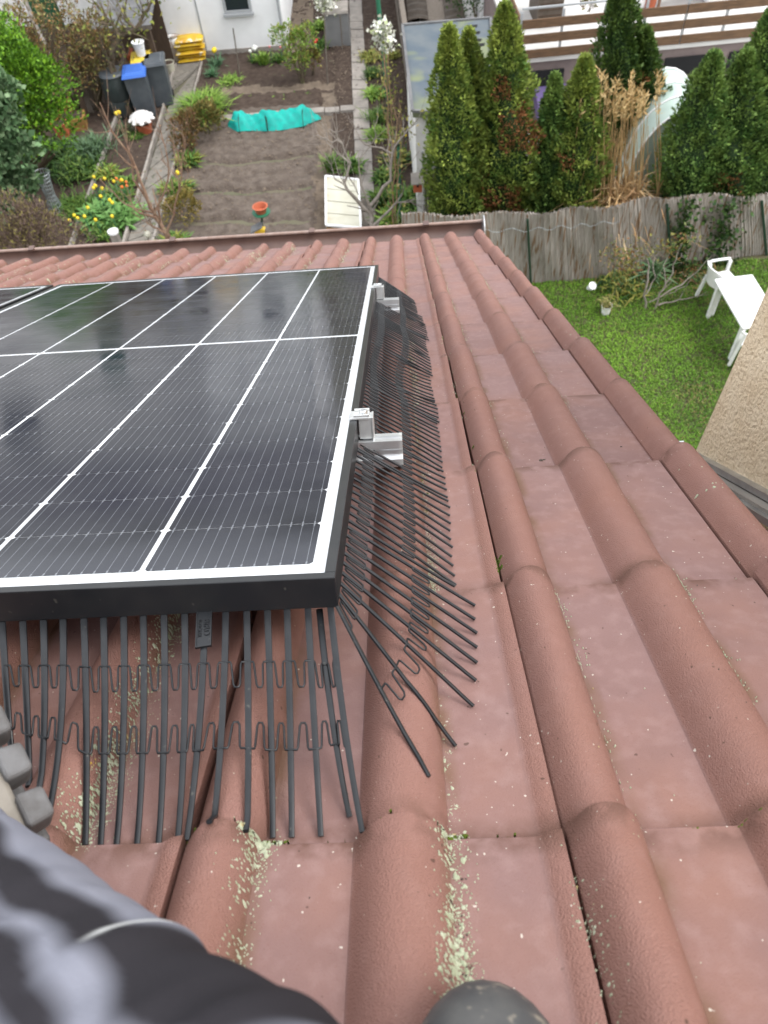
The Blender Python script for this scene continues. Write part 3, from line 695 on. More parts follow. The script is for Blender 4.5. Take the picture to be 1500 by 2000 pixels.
# lawn and the neighbour's paving
soil_sheet('lawn', .25, 9.5, 3.4, 11.0, .12, lambda X, Y: .03 * wob(X, Y, 2) - .0, ['lawn_soil'])
n = 125000; gx = rng.uniform(.6, 8.2, n); gy_ = rng.uniform(4.6, 10.75, n)
pt = wob(gx, gy_, 2.2) + .6 * wob(gx, gy_, 6); base = np.stack([gx, gy_, np.full(n, -.005) + .03 * wob(gx, gy_, 2)], 1)
D = np.stack([rng.normal(0, .45, n), rng.normal(0, .45, n), np.ones(n)], 1)
tw = np.clip(pt * .6 + .5, 0, 1)[:, None]; gc = np.array([.062, .155, .012]) * (1 - tw) + np.array([.155, .290, .028]) * tw
dry = rng.random(n) < .06 + .5 * np.clip(-pt - .15, 0, 1); gc[dry] = (.20, .18, .06); gc *= rng.uniform(.7, 1.3, (n, 1))
go = blade_mesh('grass', base, D, .075, .011, GREENS, None, .35, gc); tag(go, 'fresh green lawn grass between the roof edge and the reed fence', 'grass', kind='stuff')
b = MB(); b.add([(.65, 11.0, -.01), (11, 11.0, -.01), (11, 24, -.01), (.65, 24, -.01)], [(0, 1, 2, 3)]); structure(b.build('paving', 'paving_pale'))

# ------------------------------------------------------------------ white outbuilding, house behind, lean-to
GX_L, GX_R, GY = -5.66, -2.66, 19.82
gar = thing('outbuilding', 'white rendered outbuilding with small grey window behind the vegetable bed', 'building', (-4.16, GY, 0))
def loc(o): return np.array(o.location)
def child_box(root, name, c, d, m, **k): return MB().box(np.array(c) - loc(root), d, **k).build(name, m, root)
child_box(gar, 'wall', (-4.16, GY + 2.5, 2.6), (3.0, 5.0, 5.2), 'render_wall')
child_box(gar, 'plinth', (-4.16, GY - .012, .07), (3.02, .05, .14), 'concrete_pale')
pj = onY(392, 50, GY); child_box(gar, 'joint_strip', (pj[0], GY - .006, 2.8), (.035, .02, 5.6), 'win_frame')
b = MB(); b.tube([(GX_R - .05, GY - .05, .1), (GX_R - .05, GY - .05, 5.5)], .03, 8); b.v = [tuple(np.array(v) - loc(gar)) for v in b.v]; b.build('drainpipe', 'win_frame', gar, smooth=80)
w0, w1 = onY(441, 22, GY), onY(490, 18, GY); wz = (w0[2] + w1[2]) / 2; wc = ((w0[0] + w1[0]) / 2, GY - .01, wz + .34)
win = child_box(gar, 'window', wc, (w1[0] - w0[0], .04, .68), 'glass_dark')
for s in (-1, 1): MB().box(np.array((wc[0] + s * (w1[0] - w0[0]) / 2, GY - .03, wc[2])) - loc(gar), (.06, .06, .76)).build('frame', 'win_frame', win)
for s in (-1, 1): MB().box(np.array((wc[0], GY - .032, wc[2] + s * .35)) - loc(gar), (w1[0] - w0[0] - .06, .06, .06)).build('frame', 'win_frame', win)
MB().box(np.array((wc[0], GY - .05, wc[2] - .41)) - loc(gar), (w1[0] - w0[0] + .12, .12, .05)).build('sill', 'win_frame', win)
b = MB(); b.add([(-1.75, -.4, 5.1), (1.75, -.4, 5.1), (1.75, 2.5, 5.9), (-1.75, 2.5, 5.9), (1.75, 5.4, 5.1), (-1.75, 5.4, 5.1)], [(0, 1, 2, 3), (3, 2, 4, 5), (0, 3, 5), (1, 4, 2)]); b.build('roof', 'red_roof', gar)
HY = 22.3
wh = thing('white_house', 'white house wall with green door behind the cluttered yard', 'house', (-10, HY, 0))
child_box(wh, 'wall', (-11.2, HY + 4, 2.7), (11.0, 8, 5.4), 'old_white')
b = MB(); b.add([(-7.2, -.5, 5.3), (4.8, -.5, 5.3), (4.8, 4, 6.4), (-7.2, 4, 6.4), (4.8, 8.5, 5.3), (-7.2, 8.5, 5.3)], [(0, 1, 2, 3), (3, 2, 4, 5), (0, 3, 5), (1, 4, 2)]); b.build('roof', 'red_roof', wh)
d0, d1 = onY(72, 60, HY - .03), onY(132, 60, HY - .03)
dr = child_box(wh, 'door', ((d0[0] + d1[0]) / 2, HY - .02, 1.02), (d1[0] - d0[0], .06, 2.04), 'green_paint')
for xx in (d0[0] - .06, d1[0] + .06): MB().box(np.array((xx, HY - .03, 1.05)) - loc(wh), (.12, .08, 2.1)).build('door_frame', 'white_plastic', dr)
for q in (-14.6, -12.2): 
    w_ = child_box(wh, 'window', (q, HY - .01, 3.6), (1.1, .06, 1.3), 'glass_dark'); MB().box(np.array((q, HY - .05, 2.9)) - loc(wh), (1.3, .14, .06)).build('sill', 'concrete_pale', w_)
pole = thing('drainpipe', 'grey leaning downpipe beside the white house door', 'pipe', (0, 0, 0))
MB().tube([onY(45, -10, 21.6), onY(66, 42, 21.3), onY(106, 122, 20.4)], .055, 8).build('pipe', 'concrete_pale', pole, smooth=80)
LT = thing('lean_to', 'grey-roofed wooden lean-to stacked with firewood beside the white outbuilding', 'shed', tuple(at(262, 128)))
L0 = loc(LT); rx0, rx1 = at(190, 50, 1.55)[0], at(283, 54, 1.55)[0]; ry = at(240, 52, 1.55)[1]
b = MB(); 
for i in range(5):
    t0, t1 = i / 5, (i + 1) / 5
    bb = MB(); bb.box(((rx0 + rx1) / 2 - L0[0], ry + .16 + i * .31 - L0[1], 1.56 + i * .06), (rx1 - rx0 + .2, .34, .03), M=Matrix.Rotation(.17, 3, 'X')); bb.build('roof_panel', 'slate', LT)
for xx in (rx0 + .08, rx1 - .02): MB().box((xx - L0[0], ry + .1 - L0[1], .77), (.1, .1, 1.54)).build('post', 'wood_dark', LT)
MB().box(((rx0 + rx1) / 2 - L0[0], ry + 1.5 - L0[1], .8), (rx1 - rx0, .05, 1.6)).build('back_wall', 'wood_dark', LT)
MB().box(((rx0 + rx1) / 2 - L0[0], ry + .02 - L0[1], 1.50), (rx1 - rx0 + .2, .06, .09)).build('beam', 'wood_grey', LT)
for i in range(34):
    lx = rx0 + .15 + random.random() * (rx1 - rx0 - .3); lz = .10 + (i % 6) * .15; r = random.uniform(.05, .085)
    bb = MB(); bb.tube([(lx - L0[0], ry + .15 - L0[1] + random.uniform(-.08, .05), lz), (lx - L0[0] + random.uniform(-.04, .04), ry + .6 - L0[1], lz)], r, 7); bb.build('log', random.choice(['timber', 'wood_dark', 'bark', 'terracotta']), LT, smooth=50)
# vertical boards behind the bins
fb = thing('board_fence', 'weathered upright boards leaning behind the dark barrel', 'fence', tuple(at(195, 235)))
q0 = loc(fb)
for i in range(9):
    p = at(170 + i * 9, 228 - i * 8) - q0; h = random.uniform(1.0, 1.5); MB().bar((p[0], p[1], 0), (p[0] + random.uniform(-.08, .02), p[1] + .12, h), .13, .025, up=(0, 1, 0)).build('board', random.choice(['wood_grey', 'wood_dark', 'wood_grey']), fb)
# ------------------------------------------------------------------ bins, barrels, buckets, bags
def bin_(px, py, label, lid, body='bin_grey', rz=.15, s=1.0):
    t = thing('wheelie_bin', label, 'bin', at(px, py), rz, 'bins in the yard')
    MB().box((0, 0, .47 * s), (.40 * s, .44 * s, .88 * s), taper=1.18).build('body', body, t)
    ld = MB(); ld.box((0, -.03, .95 * s), (.53 * s, .60 * s, .05), taper=.92); ld.box((0, -.03, .985 * s), (.40 * s, .45 * s, .03), taper=.85); ld.build('lid', lid, t)
    MB().tube([(-.2 * s, .30 * s, .90 * s), (.2 * s, .30 * s, .90 * s)], .018, 6).build('handle', body, t)
    for sx in (-1, 1):
        MB().lathe([(.09, -.02), (.09, .02)], n=12).build('wheel', 'black_void', t, M=T(sx * .2 * s, .2 * s, .09) @ Matrix.Rotation(math.pi / 2, 4, 'Y'))
bin_(303, 196, 'grey wheelie bin with yellow lid and a white bucket on top', 'yellow_lid')
bin_(288, 222, 'grey wheelie bin with blue lid in front of the yellow-lidded one', 'blue_lid')
bin_(323, 200, 'all-grey wheelie bin right of the yellow-lidded one', 'bin_grey')
t = thing('barrel', 'dark grey-green rain barrel left of the blue-lidded bin', 'barrel', at(245, 222))
MB().lathe([(.25, 0), (.29, .08), (.30, .35), (.29, .38), (.31, .42), (.30, .75), (.28, .88)], n=20).build('body', 'bin_green', t, smooth=40); MB().lathe([(.29, .88), (.30, .90), (.27, .93), (.05, .95)], n=20).build('lid', 'bin_grey', t, smooth=40)
for px, py, h, lab in ((312, 112, .75, 'black plastic tub against the white outbuilding corner'),):
    t = thing('tub', lab, 'tub', at(px, py)); b = MB()
    for i in range(4): b.lathe([(.22, i * h / 4), (.25, i * h / 4 + .03), (.24, (i + 1) * h / 4)], n=16)
    b.build('body', 'bin_green', t, smooth=40); MB().lathe([(.26, h - .02), (.26, h + .03)], n=16).build('rim', 'black_void', t)
def bucket(pos, h, r, m, label, name='bucket', fill='soil_dark', cat='bucket'):
    t = thing(name, label, cat, pos)
    MB().lathe([(r * .75, 0), (r, h), (r * 1.08, h), (r * 1.08, h * .93), (r * .98, h * .93), (r * .9, h * .92), (r * .01, h * .9)], n=18).build('body', m, t, smooth=40)
    MB().lathe([(r * .88, h * .93), (r * .3, h * .95)], n=14).build('filling', fill, t); return t
bp = at(303, 196); bucket((bp[0] + .02, bp[1] - .05, 1.01), .28, .13, 'white_plastic', 'white bucket standing on the yellow bin lid', fill='white_plastic')
bucket(at(334, 144), .27, .14, 'cream_sheet', 'cream bucket of soil standing on the path by the bins')
bucket(at(126, 268), .34, .17, 'terracotta', 'red plant pot below the big round conifer', 'plant_pot', cat='pot')
bucket(at(285, 258), .22, .19, 'terracotta', 'terracotta pot carrying a white stone ornament', 'plant_pot', cat='pot')
p = at(285, 258); t = thing('stone_ornament', 'white frilled stone ornament on the terracotta pot by the path', 'ornament', (p[0], p[1], .21))
b = MB(); b.lathe([(.10, 0), (.22, .06), (.25, .12), (.20, .18), (.12, .22), (.02, .23)], n=14)
for i in range(9):
    a = i * .7; b.lathe([(.02, -.04), (.06, 0), (.02, .05)], (math.cos(a) * .24, math.sin(a) * .24, .09), 6)
b.build('body', 'stone_white', t, smooth=60)
for i, (px, py, sx, sy, sz, lab) in enumerate([(150, 250, .50, .35, .28, 'ochre stone trough lower one below the conifer'), (128, 222, .42, .40, .38, 'ochre stone trough beside the round conifer, upper one')]):
    t = thing('stone_trough', lab, 'trough', at(px, py), .2, 'ochre stone troughs'); MB().box((0, 0, sz / 2), (sx, sy, sz), taper=1.1).build('body', 'ochre', t); MB().box((0, 0, sz + .003), (sx * .9, sy * .9, .02)).build('filling', 'soil_dark', t)
def bags(pos, n, m, label, rz):
    t = thing('bag_stack' if n > 1 else 'bag', label, 'bags', pos, rz)
    for i in range(n):
        V = []; h = .088; w, d = .34, .22
        for k in range(9):
            for j in range(9):
                x, y = k / 4 - 1, j / 4 - 1; V.append((x * w, y * d, i * h + .055 + .055 * ((1 - abs(x) ** 3) * (1 - abs(y) ** 3)) ** .6))
        for k in range(9):
            for j in range(9):
                x, y = k / 4 - 1, j / 4 - 1; V.append((x * w, y * d, i * h + .05 - .05 * ((1 - abs(x) ** 3) * (1 - abs(y) ** 3)) ** .6))
        F = [(k * 9 + j, (k + 1) * 9 + j, (k + 1) * 9 + j + 1, k * 9 + j + 1) for k in range(8) for j in range(8)]; F += [tuple(81 + q for q in f[::-1]) for f in F]
        dx, dy = random.uniform(-.03, .03), random.uniform(-.03, .03)
        MB().add([(v[0] + dx, v[1] + dy, v[2]) for v in V], F).build('bag', m, t, smooth=70)
bags(at(378, 116), 6, 'bag_yellow', 'stack of yellow compost bags against the white wall', .1)
t = thing('bag', 'upright white and brown compost bag left of the yellow stack', 'bag', at(349, 119), .1)
b = MB(); b.lathe([(.16, 0), (.20, .10), (.21, .30), (.18, .46), (.10, .54), (.16, .58)], n=14, sx=1.0, sy=.6); b.build('body', 'bag_white', t, smooth=60)

# ------------------------------------------------------------------ left garden trees, shrubs, plants
def crown_pts(n, blobs_):
    P = []; D = []
    w = np.array([bb[1] ** 2 for bb in blobs_]); w = w / w.sum()
    for (c, r, sq), k in zip(blobs_, (w * n).astype(int)):
        p, d = sphere_pts(k, c, r, sq); P.append(p); D.append(d)
    return np.concatenate(P), np.concatenate(D)
def bush(name, label, cat, base, blobs_, n, size, cols, asp=.55, stem_r=.04, stem_m='bark', group=None, up=.3):
    t = thing(name, label, cat, base, group=group)
    P, D = crown_pts(n, blobs_)
    foliage('crown', P, D * .8 + rng.normal(size=D.shape) * .45 + np.array([0, 0, up]), size, cols, t, asp)
    b = MB()
    for (c, r, sq) in blobs_:
        for _ in range(3):
            q = np.array(c) + rng.normal(size=3) * r * .35; b.tube([(random.uniform(-.05, .05), random.uniform(-.05, .05), 0), tuple(q * np.array([.5, .5, .55])), tuple(q)], [stem_r, stem_r * .7, stem_r * .3], 5)
    b.build('trunk', stem_m, t, smooth=80); return t
cb = at(60, 360); rel = lambda x, y, Y: onY(x, y, Y) - cb
bush('conifer', 'big round bright green conifer at the left picture edge', 'tree', cb, [(rel(40, 190, cb[1]), .95, (1, 1, 1.0)), (rel(75, 250, cb[1] - .2), .75, (1, 1, 1.0)), (rel(10, 130, cb[1] + .3), .75, (1, 1, 1)), (rel(60, 160, cb[1] + .1), .6, (1, 1, 1)), (rel(20, 260, cb[1]), .8, (1, 1, 1))], 15000, .085, [(.07, .16, .012), (.11, .24, .016), (.16, .31, .02), (.05, .12, .012)], .5, .07)
cb = at(8, 445)
bush('ivy_shrub', 'grey-green ivy shrub in front of the round conifer, bottom of left edge', 'shrub', cb, [(rel(-15, 230, cb[1]), .42, (1, 1, 1.2)), (rel(12, 300, cb[1] - .1), .50, (1, 1, 1)), (rel(20, 365, cb[1] - .2), .48, (1, 1, 1)), (rel(-5, 180, cb[1] + .3), .32, (1, 1, 1)), (rel(-10, 400, cb[1] - .2), .5, (1, 1, 1))], 4800, .13, [(.085, .15, .07), (.11, .19, .085), (.17, .25, .13), (.05, .10, .04)], .75, .06)
cb = at(55, 560)
bush('twiggy_hedge', 'brown twiggy hedge with small yellow buds just above the gutter', 'hedge', cb, [(rel(20, 440, cb[1]), .55, (1.2, .8, 1)), (rel(75, 450, cb[1]), .5, (1.2, .8, 1)), (rel(125, 470, cb[1]), .40, (1.2, .8, .9)), (rel(10, 480, cb[1] - .2), .5, (1.2, .8, 1)), (rel(60, 480, cb[1] - .2), .5, (1, .8, 1)), (rel(40, 500, cb[1] - .3), .5, (1.5, .8, 1))], 9000, .085, [(.12, .085, .065), (.17, .12, .09), (.09, .06, .05), (.13, .085, .075), (.24, .21, .06)], .16, .03)
tall = [(100, 235, [(60, 40), (85, 80), (75, 120), (100, 150), (110, 30)], 'brown budding shrub in front of the green door'), (150, 220, [(140, 60), (130, 110), (155, 140), (165, 95)], 'reddish brown shrub between green door and lean-to'), (190, 215, [(190, 70), (200, 110), (185, 150)], 'olive budding shrub in front of the lean-to roof'), (60, 240, [(50, 95), (70, 150), (30, 60), (90, 190)], 'sparse orange-brown shrub above the round conifer')]
for bx, by, cs, lab in tall:
    cb = at(bx, by); Yb = cb[1]
    bush('budding_shrub', lab, 'shrub', cb, [(rel(x, y, Yb + random.uniform(-.3, .3)), .42, (1, 1, 1.1)) for x, y in cs], 1900, .075, [(.20, .12, .05), (.26, .15, .06), (.16, .15, .05), (.13, .09, .05), (.19, .19, .06)], .4, .028, 'bark', 'budding shrubs at the yard')
ft_ = thing('fruit_tree', 'gnarled fruit tree with yellow-green buds beside the lean-to', 'tree', (0, 0, 0)); YT = at(258, 228)[1]
tips_ = []
for px, r0, r1, nm in (([(258, 228), (232, 170), (216, 126), (217, 102)], .085, .065, 'trunk'), ([(217, 104), (234, 72), (264, 57), (288, 18), (300, -10)], .06, .02, 'branch'), ([(234, 72), (222, 50), (204, 28), (183, 4)], .05, .02, 'branch'), ([(264, 57), (245, 40), (240, 10)], .03, .012, 'branch'), ([(216, 126), (200, 95), (195, 60)], .03, .01, 'branch')):
    o, Q = limb(ft_, px, YT, r0, r1, 'bark', 12, .5, nm, 6); tips_ += Q[3:] if nm == 'branch' else []
P = np.concatenate([np.array(tips_) + rng.normal(size=(len(tips_), 3)) * .20 for _ in range(9)]); foliage('crown', P, rng.normal(size=P.shape) + np.array([0, 0, .5]), .10, YELG, ft_, .5)
def bare_tree(name, label, limbs_, Y, m, buds=None, twl=.4, ntw=8):
    t = thing(name, label, 'tree', (0, 0, 0)); allq = []
    for i, (px, r0, r1) in enumerate(limbs_):
        o, Q = limb(t, px, Y, r0, r1, m, ntw, twl, 'trunk' if i == 0 else 'branch', 6); allq += Q[2:]
    if buds:
        k, cols, sz = buds; Pq = np.array(allq); P = np.concatenate([Pq + rng.normal(size=Pq.shape) * .13 for _ in range(k)]); foliage('crown', P, rng.normal(size=P.shape) + np.array([0, 0, .6]), sz, cols, t, .5)
    return t
Yl = at(335, 520)[1]
bare_tree('peach_tree', 'bare reddish fruit tree arching over the lower end of the left path', [([(338, 500), (325, 455), (305, 425), (290, 395)], .05, .032), ([(290, 395), (268, 330), (255, 300), (215, 255), (195, 200)], .028, .008), ([(290, 395), (262, 350), (250, 300), (245, 240)], .022, .006), ([(305, 425), (270, 415), (235, 390), (195, 350)], .022, .006), ([(325, 455), (300, 445), (285, 430), (265, 380)], .018, .006), ([(300, 420), (330, 350), (325, 290), (310, 240)], .020, .006), ([(325, 455), (345, 400), (355, 330), (362, 270)], .020, .006)], Yl, 'bark_red', (2, [(.16, .20, .05), (.22, .14, .08)], .05), .55, 9)
Yl = at(735, 500)[1]
bare_tree('bare_tree', 'bare grey fruit tree spreading over the white cold frame', [([(738, 490), (730, 448), (722, 415)], .055, .045), ([(722, 415), (690, 385), (673, 362), (682, 318), (668, 278), (643, 252)], .035, .008), ([(682, 318), (660, 300), (640, 280)], .016, .006), ([(668, 280), (640, 270), (612, 266)], .014, .005), ([(725, 400), (765, 350), (766, 300), (790, 262), (818, 230)], .032, .007), ([(766, 300), (745, 290), (712, 282), (690, 240)], .016, .005), ([(730, 440), (775, 395), (800, 393), (825, 408)], .024, .006), ([(673, 362), (655, 350), (640, 310)], .014, .005), ([(728, 420), (705, 360), (700, 310), (735, 270), (730, 235)], .018, .005), ([(700, 380), (676, 330), (672, 300)], .012, .004)], Yl, 'bark_pale', None, .40, 9)
def plant(name, label, px, py, n, h, r, cols, w=.02, flowers=None, lean=.5, cat='plant', group=None):
    c = at(px, py); t = thing(name, label, cat, c, group=group)
    base = np.stack([rng.normal(0, r * .4, n), rng.normal(0, r * .4, n), np.zeros(n)], 1); D = np.stack([rng.normal(0, lean, n), rng.normal(0, lean, n), np.ones(n)], 1)
    blade_mesh('leaves', base, D, h, w, cols, t, .35)
    if flowers:
        cols2, k, sz, hz = flowers
        for i in range(k):
            x, y = rng.normal(0, r * .6), rng.normal(0, r * .6); z = hz * random.uniform(.85, 1.15); b = MB()
            b.tube([(x, y, 0), (x, y, z)], .006, 4); b.lathe([(.006, 0), (sz * .5, sz * .3), (sz * .55, sz * .8), (sz * .35, sz * 1.1)], (x, y, z), 6, 1)
            cm = 'flower_' + str(cols2)
            b.build('flower', ['green_post', cm], t, smooth=60)
    return t
for nm, c in (('yellow', (.75, .55, .03)), ('orange', (.65, .16, .03)), ('white', (.75, .75, .70)), ('pink', (.6, .2, .2)), ('red', (.5, .03, .02))): mat('flower_' + nm, c, rough=.6)
plant('daylily_clump', 'big bright lime-green grassy clump beside the left path', 400, 225, 900, .62, .40, LIME, .03, lean=.75)
plant('daffodils', 'single yellow flower with grey-green leaves near the outbuilding corner', 425, 132, 90, .35, .15, [(.07, .15, .08), (.1, .18, .09)], .02, ('yellow', 2, .10, .3))
plant('daffodil_leaves', 'blue-green leaf tuft at the left end of the upper bed', 415, 152, 90, .30, .14, [(.08, .17, .09), (.06, .14, .06)], .022)
plant('parsley_clump', 'low bright green cushion in the upper bed', 452, 162, 420, .20, .26, LIME, .022, lean=.9)
plant('hyacinth', 'white-flowered plant in the middle of the upper bed', 498, 124, 60, .25, .12, GREENS, .02, ('white', 5, .07, .28))
plant('bean_plant', 'slim climbing plant right of the white-flowered one', 517, 130, 140, .45, .10, LIME, .03, lean=.3)
plant('tulips', 'green tulip tuft with pink buds below the wall', 545, 124, 110, .30, .16, GREENS, .03, ('pink', 2, .05, .33))
plant('tulips', 'green tuft with red buds beside the trodden path', 613, 112, 120, .32, .18, GREENS, .03, ('red', 2, .06, .36))
plant('leek_tuft', 'upright green tuft above the compost box side', 626, 60, 110, .35, .18, LIME, .03)
plant('leek_tuft', 'green tuft just left of the compost box foot', 624, 95, 110, .33, .16, GREENS, .03)
for i, (x, y) in enumerate([(478, 152), (498, 153), (535, 152), (553, 153), (490, 192), (533, 193), (556, 192), (577, 187), (600, 185)]):
    plant('seedling', ['first', 'second', 'third', 'fourth', 'first', 'second', 'third', 'fourth', 'fifth'][i] + ' young lettuce from the left in the ' + ('upper' if i < 4 else 'lower') + ' row of the dug bed', x, y, 26, .10, .07, LIME + GREENS, .03, lean=1.2, group='young lettuces in the upper bed')
plant('chives', 'dense green chive tuft beside the narrow slab path, upper one', 728, 150, 260, .30, .22, DARKG + GREENS, .014, lean=.6)
plant('chives', 'dense green chive tuft beside the narrow slab path, lower one', 737, 235, 300, .34, .22, GREENS, .014, lean=.5)
plant('herb', 'lime green herb between the two chive tufts', 733, 188, 240, .26, .20, LIME, .03, lean=.9)
plant('herb', 'lime green herb below the lower chive tuft', 738, 268, 240, .26, .20, LIME, .03, lean=.9)
plant('yellow_herb', 'yellow-green herb near the white blossom', 722, 115, 220, .25, .25, YELG, .03, lean=.9)
plant('yellow_herb', 'yellow-green herb against the wooden fence', 767, 112, 140, .22, .14, YELG, .03, lean=.9)
plant('leek_tuft', 'upright green leeks above the cold frame', 648, 335, 130, .45, .14, GREENS, .03, lean=.3)
plant('broadleaf', 'broad green leaves right of the leeks above the cold frame', 684, 335, 150, .35, .20, GREENS, .06, lean=.7)
plant('broadleaf', 'green herb by the green post beside the fence', 775, 320, 160, .35, .22, DARKG + YELG, .05, ('yellow', 4, .05, .45), lean=.7)
plant('broadleaf', 'leafy herb under the bare grey tree', 752, 352, 160, .30, .20, GREENS, .05, lean=.8)
plant('broadleaf', 'leafy green herb below the bird house', 793, 400, 260, .45, .26, GREENS, .05, lean=.7)
plant('broadleaf', 'leafy herb just above the gutter beside the fence', 772, 445, 300, .40, .30, LIME + GREENS, .06, lean=.8)
plant('broadleaf', 'small leafy herb at the fence foot above the gutter', 808, 432, 120, .25, .16, GREENS, .05, lean=.8)
plant('broadleaf', 'leafy herb tuft left of the trunk of the bare grey tree', 742, 400, 160, .40, .14, GREENS, .04, lean=.4)
plant('iris_clump', 'blue-green iris leaves below the ochre troughs', 185, 300, 420, .50, .40, [(.10, .17, .09), (.13, .21, .12), (.07, .13, .05)], .022, lean=.45)
plant('ground_cover', 'mixed green ground cover below the red pot', 150, 335, 700, .38, .55, DARKG + GREENS, .035, lean=.9)
plant('ground_cover', 'grassy green patch left of the tulip bed', 150, 410, 600, .30, .45, GREENS, .02, lean=.8)
plant('ground_cover', 'dark leafy cover under the ivy shrub', 105, 310, 400, .45, .45, DARKG, .05, lean=.8)
plant('parsley_clump', 'bright green cushion below the white stone ornament', 266, 268, 260, .16, .18, GREENS, .02, lean=.9)
plant('daffodils', 'yellow daffodil left of the green cushion by the path', 246, 262, 70, .35, .12, [(.10, .14, .06), (.07, .11, .05)], .018, ('yellow', 2, .08, .42))
plant('yellow_herb', 'yellow-green perennial halfway down the left bed', 212, 345, 240, .30, .24, YELG + LIME, .03, lean=.9)
plant('broadleaf', 'green perennial right of the yellow-green one', 245, 365, 160, .28, .18, GREENS, .05, lean=.9)
plant('tulips', 'yellow and orange tulips in the lower left bed', 222, 395, 240, .34, .30, GREENS + [(.10, .16, .09)], .04, ('yellow', 9, .062, .42), lean=.6)
plant('tulips', 'orange-red tulip group at the right of the yellow tulips', 243, 395, 120, .32, .16, GREENS, .04, ('orange', 5, .055, .40), lean=.6)
plant('peony', 'fresh green leafy peony below the yellow tulips', 200, 430, 420, .40, .30, [(.10, .22, .06), (.14, .27, .08)], .07, lean=.8)
plant('peony', 'fresh green leafy peony at the path side below the tulips', 240, 432, 380, .38, .28, [(.09, .20, .05), (.13, .25, .07)], .07, lean=.8)
plant('daffodils', 'yellow daffodils in a row just above the gutter', 205, 458, 240, .30, .42, GREENS, .03, ('yellow', 9, .062, .36), lean=.6)
cb = at(405, 262); bush('brown_shrub', 'round olive-brown shrub below the lime-green grassy clump', 'shrub', cb, [((0, 0, .32), .42, (1.1, 1, .8))], 1500, .07, [(.13, .115, .03), (.17, .13, .035), (.09, .10, .025)], .5, .015)
cb = at(375, 290); bush('brown_shrub', 'dark brown shrub on the kerb left of the round olive one', 'shrub', cb, [((0, 0, .38), .36, (.9, 1, 1.1)), ((-.05, -.3, .25), .25, (1, 1, 1))], 1300, .07, BRN, .4, .018)
cb = at(365, 432); bush('brown_shrub', 'trimmed yellow-brown cushion shrub at the lower path side', 'shrub', cb, [((0, 0, .25), .36, (1.05, 1, .9))], 1600, .055, [(.17, .125, .03), (.21, .16, .04), (.11, .10, .025)], .5, .012)
for x, y, lab in ((370, 320, 'upper green plant on the kerb between bed and path'), (355, 375, 'lower green plant with yellow flower on the kerb'), (335, 378, 'olive plant beside the path kerb'), (345, 480, 'green tuft at the foot of the peach tree')):
    plant('kerb_plant', lab, x, y, 180, .32, .20, GREENS + YELG, .045, ('yellow', 1, .08, .34) if y == 375 else None, lean=.8)
cs = thing('cane_bundle', 'dry brown canes standing along the kerb of the bed', 'canes', at(362, 340))
for i in range(22):
    b = MB(); y = random.uniform(-1.3, 1.3); x = random.uniform(-.12, .12); b.tube([(x, y, 0), (x + random.uniform(-.1, .1), y + random.uniform(-.1, .1), .4), (x + random.uniform(-.25, .25), y + random.uniform(-.2, .2), random.uniform(.6, .95))], [.010, .008, .004], 4); b.build('cane', 'bark_red', cs)
for x0, y0, x1, y1, lab in ((470, 155, 455, 55, 'left thin bean pole against the white wall'), (519, 100, 510, 45, 'right thin bean pole against the white wall'), (640, 165, 633, 25, 'green-brown stake left of the compost box'), (669, 95, 664, 30, 'short wooden stake in front of the compost box'), (598, 97, 588, 35, 'thin stake beside the trodden path')):
    t = thing('stake', lab, 'stake', at(x0, y0), group='thin garden stakes'); q = onY(x1, y1, at(x0, y0)[1]) - at(x0, y0); MB().tube([(0, 0, 0), tuple(q)], .016, 6).build('pole', 'wood_grey', t)
t = bush('forsythia', 'yellow-green bushy shrub in the upper bed', 'shrub', at(590, 165), [((0, 0, .75), .36, (.9, .9, 1.2)), ((-.25, .1, .95), .28, (1, 1, 1.2)), ((.25, 0, .95), .28, (1, 1, 1.2)), ((0, 0, .45), .28, (1, 1, 1))], 1500, .07, LIME + YELG, .5, .014)
bush('olive_shrub', 'small olive-leaved shrub right of the yellow-green bush', 'shrub', at(613, 150), [((0, 0, .35), .25, (1, 1, 1.1))], 500, .07, YELG + BRN, .5, .012)
# teal net tunnel
nt_ = thing('net_tunnel', 'teal net draped over hoops on the vegetable bed', 'net', at(538, 250)); o0 = loc(nt_)
xa, xb = at(447, 244)[0], at(627, 236)[0]; V = []; nx, ny = 72, 13
for i in range(nx):
    s = i / (nx - 1); x = xa + (xb - xa) * s
    hp = sum(a * math.exp(-((s - c) / w) ** 2) for a, c, w in ((.17, .13, .10), (.19, .44, .12), (.11, .64, .10), (.18, .80, .10))) + .12 * min(1, s * 12, (1 - s) * 9)
    wd = .30 * min(1, s * 8 + .12, (1 - s) * 5 + .1)
    for j in range(ny):
        q = j / (ny - 1) * 2 - 1; V.append((x - o0[0], q * wd + .18 + .05 * math.sin(s * 9) + (.05 * s), .012 + hp * max(0, 1 - abs(q) ** 1.6) + .022 * math.sin(s * 61 + j * 1.3) * (1 - q * q) + .018 * math.sin(s * 23 - j * .9) * (1 - q * q)))
F = [(i * ny + j, (i + 1) * ny + j, (i + 1) * ny + j + 1, i * ny + j + 1) for i in range(nx - 1) for j in range(ny - 1)]
MB().add(V, F).build('net', 'teal_net', nt_, smooth=179)
for c in (.14, .44, .82):
    x = xa + (xb - xa) * c - o0[0]; MB().tube([(x, .18 + .31 * math.cos(a), .27 * math.sin(a)) for a in np.linspace(0, math.pi, 9)], .008, 5).build('hoop', 'dark_green_metal', nt_)
MB().tube([(xa + (xb - xa) * .44 - o0[0], -.16, 0), (xa + (xb - xa) * .44 - o0[0], -.14, .35)], .012, 6).build('peg', 'dark_green_metal', nt_)
